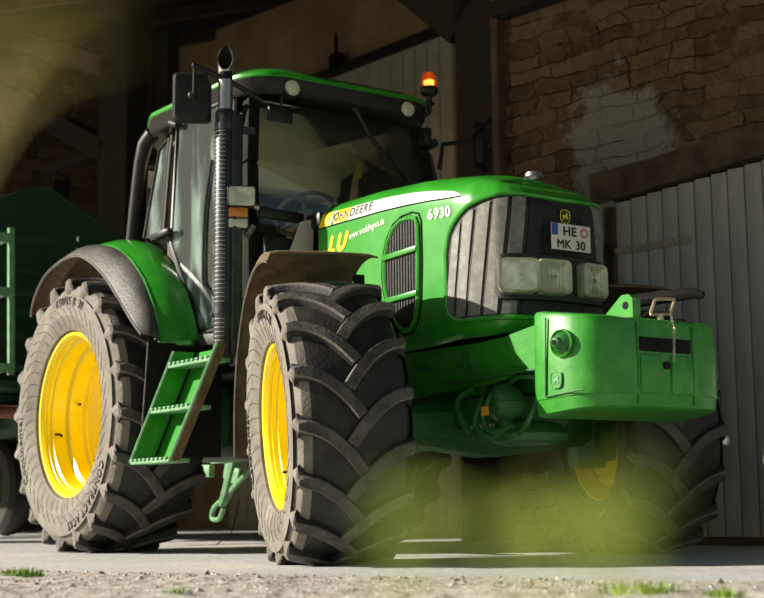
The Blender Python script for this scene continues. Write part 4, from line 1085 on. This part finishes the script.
mb = MB(); mb.box((0, 3, -.1), (60, 50, .2)); struct(mb.build('floor', 'concrete', smooth=False))
g0, g1 = at(0, 571, 'z', 0), at(764, 583, 'z', 0); gd = (g1-g0).normalized(); gn = V((gd.y, -gd.x, 0))
if gn.dot(CAM-g0) < 0: gn = -gn
from mathutils import noise
def ghz(p, w):
    e = min(1, max(0, w)/.5); return .004+e*(.010+.012*noise.noise(p*3)+.010*noise.noise(p*9)+.006*noise.noise(p*27))
mb = MB(); rg = []; nx, ny = 260, 110
for j in range(ny+1):
    w = 3.9*(j/ny)**1.3; row = []
    for i in range(nx+1):
        p = g0+gd*(-1.5+7.5*i/nx)+gn*(w+.10*noise.noise(V((i*.08, 0, 0)))*(1-j/ny)); row.append(V((p.x, p.y, max(.001, ghz(p, w)) if j else -.005)))
    rg.append(row)
mb.rings(rg, 0, False, (False, False)); gs = struct(mb.build('ground_gravel', 'gravel', ang=180)); gs['label'] = 'strip of gravel and dirt'
mb = MB(); mb2 = MB()
for k in range(1500):
    w = .05+3.2*random.random()**1.3; p = g0+gd*random.uniform(-.8, 5.2)+gn*w; r = random.uniform(.004, .014)*(1 if random.random() < .93 else 1.9)
    z = ghz(p, w); t_ = mb if random.random() < .6 else mb2
    a = random.uniform(0, PI); vs = []; fs = [(0, 2, 4), (2, 1, 4), (1, 3, 4), (3, 0, 4), (2, 0, 5), (1, 2, 5), (3, 1, 5), (0, 3, 5)]
    for d in ((1, 0, 0), (-1, 0, 0), (0, 1, 0), (0, -1, 0), (0, 0, .7), (0, 0, -.7)):
        q = V(d)*r*random.uniform(.7, 1.2); q.rotate(MX.Rotation(a, 3, 'Z')); vs.append(V((p.x, p.y, z))+q+V((random.uniform(-.2, .2)*r, random.uniform(-.2, .2)*r, 0)))
    t_.add(vs, fs)
mb.m = [0]*len(mb.f); mb.add(mb2.v, mb2.f, 1)
tag(mb.build('gravel_stones', ['pebble', 'pebble_dark'], ang=50), 'loose pale and brown stones scattered over the gravel strip', 'gravel', kind='stuff')

def tuft(loc, n, h, spread, m, name, label, w=.003, lean=.6, group=None):
    mb = MB()
    for k in range(n):
        a = random.uniform(0, 2*PI); r = spread*math.sqrt(random.random()); b = V(loc)+V((r*math.cos(a), r*math.sin(a), 0)); hh = h*random.uniform(.45, 1)
        d = V((math.cos(a+random.uniform(-1, 1)), math.sin(a+random.uniform(-1, 1)), 0)); sd = V((-d.y, d.x, 0)); ln = lean*random.uniform(.2, 1)
        L_, R_ = [], []
        for j in range(6):
            t = j/5; c = b+V((0, 0, hh*(t-.25*ln*t*t)))+d*hh*ln*t*t; ww = w*(1-t**2)+.0002; L_.append(c-sd*ww); R_.append(c+sd*ww+d*ww*.3)
        mb.rings([L_, R_], 0, False, (False, False))
    return tag(mb.build(name, m, smooth=False), label, 'grass', group)
p = at(22, 580, 'z', 0); tuft((p.x, p.y, .01), 190, .045, .085, 'grass', 'grass_tuft', 'short green grass tuft at the gravel edge beneath the rear wheel')
p = at(640, 598, 'z', 0); tuft((p.x, p.y, .01), 170, .045, .12, 'grass', 'grass_tuft', 'green grass tuft growing in the gravel below the ballast weight')
p = at(722, 602, 'z', 0); tuft((p.x, p.y, .01), 90, .035, .06, 'grass', 'grass_tuft', 'smaller grass tuft in the gravel below the grey barn door')
p = at(178, 597, 'z', 0); tuft((p.x, p.y, .01), 60, .02, .05, 'grass', 'grass_tuft', 'tiny grass sprig in the gravel between the two near wheels')

# facade wall ------------------------------------------------------
aL = wa(505, 100)[0]; aD = wa(611, 206)[0]; aR = 3.2
lz0, lz1 = wa(600, 201)[1], wa(764, 152)[1]; la0, la1 = wa(600, 201)[0], wa(764, 152)[0]
def lz(a): return lz0+(lz1-lz0)*(a-la0)/(la1-la0)
mb = MB()
mb.prism([wp(aL, 0), wp(aD, 0), wp(aD, lz(aD)), wp(aR, lz(aR)), wp(aR, 6.2), wp(aL, 6.2)], -WN*.5)
struct(mb.build('wall_back', 'stone', smooth=False))
mb = MB(); hL = .185
mb.prism([wp(aD-.16, lz(aD-.16)-.02, .02), wp(aR, lz(aR), .02), wp(aR, lz(aR)+hL*.9, .02), wp(aD+.3, lz(aD+.3)+hL, .02), wp(aD-.16, lz(aD-.16)+hL+.02, .02)], -WN*.3)
struct(mb.build('lintel_beam', 'lintel', smooth=False))
# door: boards one by one inside a single leaf mesh, with strap hinge
mb = MB(); x = aD
bw = .128
while x < aR:
    w_ = bw*random.uniform(.93, 1.07); zt = lz((x+w_/2))-.035
    mb.box(wp(x+w_/2, .05+(zt-.05)/2, -.06+random.uniform(-.003, .003)), (w_-.010, .03, zt-.05), MX.Rotation(WY, 3, 'Z'), bev=.004); x += w_
mb.box(wp((aD+aR)/2, 1.2, -.10), (aR-aD, .03, 2.3), MX.Rotation(WY, 3, 'Z'), 1)
d1 = struct(mb.build('door_1', ['door', 'timber'])); 
h0, h1 = wa(611, 252, -.03), wa(686, 240, -.03)
mb = MB(); mb.bar(wp(h0[0]-.06, h0[1]-.003, -.035), wp(h1[0], h1[1], -.035), .045, .012, up=WN)
mb.rings([[wp(h1[0]+.0+.035*math.cos(a), h1[1]+.035*math.sin(a), o) for a in (2*PI*k/12 for k in range(12))] for o in (-.042, -.026)])
for f in (.08, .3, .93): q = (h0[0]*(1-f)+h1[0]*f, h0[1]*(1-f)+h1[1]*f); mb.ball(wp(q[0], q[1], -.022), .012, 8)
hg = mb.build('strap_hinge', 'rusty', d1)
mb = MB(); mb.box(wp((aD+aR)/2, .02, .0), (aR-aD+.2, .14, .06), MX.Rotation(WY, 3, 'Z'), bev=.01); struct(mb.build('door_sill', 'timber_brown', smooth=False))
mb = MB(); mb.box(wp(aD-.03, 1.15, -.03), (.07, .06, 2.3), MX.Rotation(WY, 3, 'Z')); struct(mb.build('door_frame_post', 'timber_brown', smooth=False))

# timber frame of the open barn --------------------------------------
def post(a0, a1, z0, z1, name='timber_post', m='timber', off=.05, d=.25):
    mb = MB(); mb.box(wp((a0+a1)/2, (z0+z1)/2, off-d/2), (abs(a1-a0), d, z1-z0), MX.Rotation(WY, 3, 'Z'), bev=.008); return struct(mb.build(name, m, smooth=False))
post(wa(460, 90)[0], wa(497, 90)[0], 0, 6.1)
post(wa(498, 90)[0], wa(505, 90)[0], 0, 6.1, 'trim_1', 'timber_brown', .08, .10)
post(wa(449, 90)[0], wa(459, 90)[0], 0, 6.1, 'trim_2', 'timber_brown', -.05, .2)
def wbar(u0, v0, u1, v1, w, m='timber', off=-.05, d=.2, name='timber_brace'):
    a, b = wa(u0, v0, off), wa(u1, v1, off); mb = MB(); mb.bar(wp(*a, off), wp(*b, off), d, w, up=(0, 0, 1), bev=.01); return struct(mb.build(name, m, smooth=False))
wbar(470, 22, 395, -38, .42)
wbar(497, 13, 600, -22, .12, off=.05, name='timber_beam')
post(wa(103, 100)[0], wa(131, 100)[0], 0, 6.4)
post(wa(131, 100)[0], wa(146, 100)[0], 0, 5.0, 'timber_post', 'timber', -.25, .15)
wbar(-40, 22, 118, 72, .20, 'timber_brown', name='timber_beam'); wbar(-40, 72, 110, 152, .22)
wbar(44, 172, 100, 152, .09, 'timber', -.3, .09); wbar(50, 60, 115, 22, .05, 'timber_brown', -.2, .05); wbar(20, 0, 42, 52, .05, 'timber_brown', -.3, .05)
wbar(60, 205, 62, 180, .03)

# inner wall, boarded partition, end wall, roof -----------------------
IY = rad(4); ID = V((math.cos(IY), math.sin(IY), 0)); IN = V((math.sin(IY), -math.cos(IY), 0)); IO = V((-3, 4.4, 0)); iv = IN.dot(IO)
def ip(a, z, off=0.0): return IO+ID*a+IN*off+V((0, 0, z))
def ia(u, v, off=0.0): p = at(u, v, IN, iv+off); return ((p-IO).dot(ID), p.z)
mb = MB(); mb.prism([ip(-9, 0), ip(3.5, 0), ip(3.5, 7), ip(-9, 7)], -IN*.3); struct(mb.build('wall_inner', 'plaster', smooth=False))
t0, t1 = ia(345, 70, .05), ia(440, 33, .05)
def tz(a): return t0[1]+(t1[1]-t0[1])*(a-t0[0])/(t1[0]-t0[0])
mb = MB(); x = t0[0]-2.4
while x < t1[0]+1.2:
    w_ = .205; z_ = tz(x+w_/2)-.05; mb.box(ip(x+w_/2, z_/2, .06), (w_-.012, .03, z_), MX.Rotation(IY, 3, 'Z'), bev=.004); x += w_
struct(mb.build('wall_boarding', 'board'))
mb = MB(); mb.bar(ip(t0[0]-2.4, tz(t0[0]-2.4), .08), ip(t1[0]+1.2, tz(t1[0]+1.2), .08), .16, .10, bev=.01); struct(mb.build('trim_3', 'timber', smooth=False))
q0, q1 = ia(145, 57), ia(290, 2)
mb = MB(); dz_ = (q1[1]-q0[1])/(q1[0]-q0[0])
mb.bar(ip(q0[0]-4, q0[1]-4*dz_+.5, .12), ip(q1[0]+5, q1[1]+5*dz_+.5, .12), .3, 1.0); struct(mb.build('wall_plate_beam', 'timber', smooth=False))
p = at(336, 62, IN, iv+.15); mb = MB(); mb.box(p, (.22, .12, .22), bev=.05); mb.tube([p, p+V((0, 0, .35))], .02, 6); tag(mb.build('electric_box', 'black_matt'), 'small black box hung high on the plaster above the tractor roof', 'box')
mb = MB(); mb.prism([(-9, -2.2, 0), (-9, 6, 0), (-9, 6, 7), (-9, -2.2, 7)], (-.4, 0, 0)); struct(mb.build('wall_left', 'stone2', smooth=False))
# sloping barn roof whose eave shades the facade
mb = MB(); EY, EZ = -2.95, 4.35
sl = .33
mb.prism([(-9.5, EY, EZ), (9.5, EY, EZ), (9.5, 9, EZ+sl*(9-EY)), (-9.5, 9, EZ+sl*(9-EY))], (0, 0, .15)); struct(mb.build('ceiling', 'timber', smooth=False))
for k, x in enumerate((-8, -6.4, -4.8, -3.2, -1.6)):
    mb = MB(); mb.bar((x, EY+.1, EZ-.08), (x, 8.5, EZ+sl*(8.5-EY)-.08), .12, .16); struct(mb.build('ceiling_rafter', 'timber_brown', smooth=False))
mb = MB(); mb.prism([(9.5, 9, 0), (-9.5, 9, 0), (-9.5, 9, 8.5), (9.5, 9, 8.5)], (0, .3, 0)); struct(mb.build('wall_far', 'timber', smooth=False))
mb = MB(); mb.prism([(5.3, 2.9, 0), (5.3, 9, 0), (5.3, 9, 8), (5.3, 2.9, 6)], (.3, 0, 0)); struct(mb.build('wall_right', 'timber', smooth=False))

# ------------------------------------------------------------------ farm trailer behind the tractor
TRL = thing('farm_trailer', 'dark green farm trailer with gabled front panel, standing behind the tractor rear wheel', 'trailer', (0, 0, 0))
def ty(u, v, x): return at(u, v, 'x', x)
X = -3.0
pk, rt, lf = ty(45, 185, X), ty(125, 240, X), ty(0, 198, X)
yl = pk.y-(rt.y-pk.y)*1.25; zl = pk.z+(lf.z-pk.z)*(yl-pk.y)/(lf.y-pk.y)
fp = [V((X, pk.y, pk.z)), V((X, rt.y, rt.z)), V((X, rt.y, 1.15)), V((X, yl, 1.15)), V((X, yl, zl))]
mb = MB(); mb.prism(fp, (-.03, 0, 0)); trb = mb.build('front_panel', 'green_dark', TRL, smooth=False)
mb = MB(); mb.tube([fp[4]+V((.0, 0, 0)), fp[0], fp[1]], .012, 6); mb.bar(fp[1]+V((.01, -.03, 0)), fp[2]+V((.01, -.03, 0)), .03, .05); mb.build('panel_edge', 'green_dark', trb)
mb = MB(); 
mb.prism([(X-.03, yl, 1.15), (X-.03, yl, zl-.1), (X-3.5, yl, zl-.1), (X-3.5, yl, 1.15)], (0, .04, 0)); mb.prism([(X-.03, rt.y, 1.15), (X-.03, rt.y, rt.z-.1), (X-3.5, rt.y, rt.z-.1), (X-3.5, rt.y, 1.15)], (0, -.04, 0)); mb.box((X-1.7, (rt.y+yl)/2, 1.17), (3.5, rt.y-yl, .06))
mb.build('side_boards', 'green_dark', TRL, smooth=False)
X2 = -2.45
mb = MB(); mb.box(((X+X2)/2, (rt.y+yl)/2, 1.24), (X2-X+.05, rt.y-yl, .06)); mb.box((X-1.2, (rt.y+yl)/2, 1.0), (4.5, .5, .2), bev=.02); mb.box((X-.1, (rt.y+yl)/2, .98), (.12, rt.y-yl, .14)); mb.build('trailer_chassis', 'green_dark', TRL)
a, b = ty(11, 228, X2), ty(11, 375, X2); c, d = ty(80, 237, X2), ty(80, 375, X2); e = V((X2, yl, 0))
mb = MB(); mb.bar(a, b, .045, .045, up=(1, 0, 0)); mb.build('guard_post', 'green_rail', TRL)  # paler green paints sunlight onto this post
mb = MB(); mb.bar(c, V((X2, c.y, 1.25)), .04, .04, up=(1, 0, 0)); mb.build('guard_post', 'green_dark', TRL)
for v in (238, 292, 368):
    p, q, r_ = ty(11, v, X2), ty(80, v, X2), ty(11, v, X2)
    mb = MB(); mb.bar((X2, p.y, p.z), (X2, c.y, p.z), .035, .05); mb.bar((X2, p.y, p.z), (X, p.y, p.z), .035, .05); mb.build('guard_rail', 'green_dark', TRL)
    mb = MB(); mb.bar((X2, p.y-.02, p.z), (X2, yl-.3, p.z), .04, .07); mb.build('guard_rail', 'green_rail', TRL)  # outer rails in pale green, sunlight put into the colour
for k in range(5):
    z = b.z+.18*(k+1); mb = MB(); mb.bar((X2-.35, a.y, z), (X2-.35, c.y, z), .02, .03); mb.build('guard_bar', 'green_dark', TRL)
mb = MB(); p = ty(10, 412, -2.0); mb.tube([(p.x, p.y+.1, p.z), (p.x, yl-.5, p.z)], .05, 12); mb.build('lighting_bar', mat('red_brown_paint', (.16, .05, .03), .6, var=(.22, .08, .05), scale=8), TRL)
for yy in (yl+.02, rt.y-.05):
    for xx in (X-.6, X-2.6):
        mb = MB(); mb.lathe([(.22, -.12), (.40, -.13), (.46, -.09), (.48, 0), (.46, .09), (.40, .13), (.22, .12)], 36); w_ = mb.build('trailer_wheel', 'rub', TRL, loc=(xx, yy, .48))
        mb = MB(); mb.lathe([(.23, -.10), (.20, -.08), (.18, -.02), (.05, -.03), (0, -.03)], 28); mb.build('trailer_rim', 'green_dark', w_)
mb = MB(); mb.bar((X, (rt.y+yl)/2, .95), (-1.6, .0, .62), .12, .12); mb.tube([(-1.6, 0, .62), (-1.0, 0, .60)], .04, 8); mb.build('drawbar', 'green_dark', TRL)

# dry stem standing by the front wheel
mb = MB(); mb.tube([at(216, 545, 'y', -.1), at(231, 534, 'y', -.1), at(236, 515, 'y', -.1), at(239, 500, 'y', -.1)], .004, 5); tag(mb.build('dry_stem', 'rub_edge'), 'thin bent dry stem standing on the ground beside the near front wheel', 'stem')

# plants added close to the camera, blurred to imitate soft light haze ------------------------
def cam_ground(u, dist):
    d = FW+CA*((u-382)/FPX); d.z = 0; d.normalize(); return V((CAM.x+d.x*dist, CAM.y+d.y*dist, 0))
def clump(u, dist, n, h, spread, name, label, w=.0035, lean=.35):
    p = cam_ground(u, dist); return tuft((p.x, p.y, 0), n, h, spread, 'haze_green', name, label, w, lean)
def leaf(mb, c, d, l, w):
    """a small pointed leaf with a fold along its midrib"""
    d = V(d).normalized(); sd_ = d.cross(V((random.uniform(-.5, .5), random.uniform(-.5, .5), 1))).normalized(); up = sd_.cross(d)
    mid = [c+d*l*t+up*l*.18*t*t*-1 for t in (0, .3, .65, 1)]; ww = (0.05, 1, .75, 0)
    mb.rings([[m_-sd_*w*k+up*w*.35*k for m_, k in zip(mid, ww)], mid, [m_+sd_*w*k+up*w*.35*k for m_, k in zip(mid, ww)]], 0, False, (False, False))
def weed(u, v0, v1, dist, su, nst, nl, label, l=.012, w=.0035):
    """weed added near the camera to imitate green haze: thin stems carrying leaves near their tops"""
    fr = V((math.cos(YAW), math.sin(YAW), 0)); rt_ = V((math.sin(YAW), -math.cos(YAW), 0)); k = dist/FPX
    hz = lambda v: CAM.z+dist*math.tan(PIT+math.atan((299-v)/FPX))
    mb = MB(); base = CAM+fr*dist+rt_*(u-382)*k; base.z = 0
    sb = MB()
    for i in range(nst):
        p = base+rt_*random.gauss(0, su*k*.7)+fr*random.uniform(-.02, .02); top = hz(v0+(v1-v0)*random.uniform(0, .35)); q = p+rt_*random.uniform(-.006, .006); q.z = top
        sb.tube([base+rt_*random.uniform(-.004, .004), p.lerp(q, .5), q], [.0007, .0006, .0004], 5)
        for j in range(nl//nst):
            z = hz(random.triangular(v0, v1, (v0+v1)/2)); c = p+rt_*random.gauss(0, su*k*.5)+fr*random.uniform(-.02, .02); c.z = z
            leaf(mb, c, (random.uniform(-1, 1), random.uniform(-1, 1), random.uniform(-.2, .5)), l*random.uniform(.6, 1.2), w*random.uniform(.7, 1.2))
    t_ = thing('haze_weed', label, 'weed', (0, 0, 0)); mb.m = [0]*len(mb.f); lf = mb.build('haze_leaves', 'haze_green', t_, smooth=False); lf['kind'] = 'stuff'; sb.build('haze_stems', 'haze_green', t_)
weed(600, 468, 562, .34, 36, 5, 20, 'widest blurred weed added as yellow-green haze, in front of the far front wheel')
weed(498, 486, 565, .375, 40, 4, 11, 'low blurred weed added as yellow-green haze, below the ball-shaped casting')
weed(392, 480, 562, .35, 40, 4, 9, 'blurred weed added as yellow-green haze, in front of the near front tyre')
# grass blades added at the left, blurred to imitate beams of yellow light
mb = MB(); k = .34/FPX; fr = V((math.cos(YAW), math.sin(YAW), 0)); rt_ = V((math.sin(YAW), -math.cos(YAW), 0))
for i, (ux, vx, dz_) in enumerate(((130, -30, 0), (95, 10, 0), (118, 48, 0), (50, 78, 0), (30, -10, 0))):
    dd = .33+.012*i; k = dd/FPX; z1 = CAM.z+dd*math.tan(PIT+math.atan((299-vx)/FPX)); b_ = CAM+fr*dd+rt_*(-120-382-12*i)*k; b_.z = 0; e_ = CAM+fr*dd+rt_*(ux-382)*k; e_.z = z1
    c1 = b_.copy(); c1.z = z1*.7; c2 = b_.lerp(e_, .05); c2.z = z1+.001; L_, R_ = [], []
    for j in range(15):
        t = j/14; p = b_*(1-t)**3+c1*3*t*(1-t)**2+c2*3*t*t*(1-t)+e_*t**3; ww = .0009*(1-t**3)+.0002; L_.append(p-fr*ww*.3-V((0, 0, ww))); R_.append(p+fr*ww*.3+V((0, 0, ww)))
    mb.rings([L_, R_], 0, False, (False, False))
tag(mb.build('haze_grass', 'haze_yellow', smooth=False), 'long grass blades blurred into an added yellow light haze, over the dark roof timbers', 'grass')

# ------------------------------------------------------------------ light
SUN = V((-.555, -.83, 0)).normalized(); EL = rad(25.5)
sd = V((SUN.x*math.cos(EL), SUN.y*math.cos(EL), math.sin(EL)))
li = bpy.data.lights.new('sun', 'SUN'); li.energy = 8.0; li.angle = rad(.55); li.color = (1, .93, .80)
lo = bpy.data.objects.new('sun', li); C.objects.link(lo); lo.rotation_euler = sd.to_track_quat('Z', 'Y').to_euler()
w = bpy.data.worlds.new('sky'); sc.world = w; w.use_nodes = True; nt = w.node_tree; bg = nt.nodes['Background']
sky = nt.nodes.new('ShaderNodeTexSky'); sky.sky_type = 'NISHITA'; sky.sun_disc = False; sky.sun_elevation = rad(24); sky.sun_rotation = math.atan2(sd.x, sd.y); sky.air_density = 1.0; sky.dust_density = .7
wm_ = nt.nodes.new('ShaderNodeMixRGB'); wm_.blend_type = 'MULTIPLY'; wm_.inputs[0].default_value = 1; wm_.inputs[2].default_value = (1.06, .97, .80, 1); nt.links.new(sky.outputs[0], wm_.inputs[1]); nt.links.new(wm_.outputs[0], bg.inputs[0]); bg.inputs[1].default_value = .085

cd = bpy.data.cameras.new('camera'); co = bpy.data.objects.new('camera', cd); C.objects.link(co)
cd.sensor_fit = 'HORIZONTAL'; cd.sensor_width = 36; cd.lens = FPX/764*36; cd.clip_start = .05; cd.clip_end = 200
R4 = MX((CA, CB, -FW)).transposed().to_4x4(); co.matrix_world = MX.Translation(CAM) @ R4
cd.dof.use_dof = True; cd.dof.focus_distance = 6.9; cd.dof.aperture_fstop = 2.8
sc.camera = co
sc.view_settings.view_transform = 'Standard'; sc.view_settings.look = 'None'; sc.view_settings.gamma = 1; sc.view_settings.use_curve_mapping = False
sc.view_settings.exposure = 0
sc.cycles.use_denoising = True
sc.cycles.max_bounces = 8; sc.cycles.transparent_max_bounces = 16
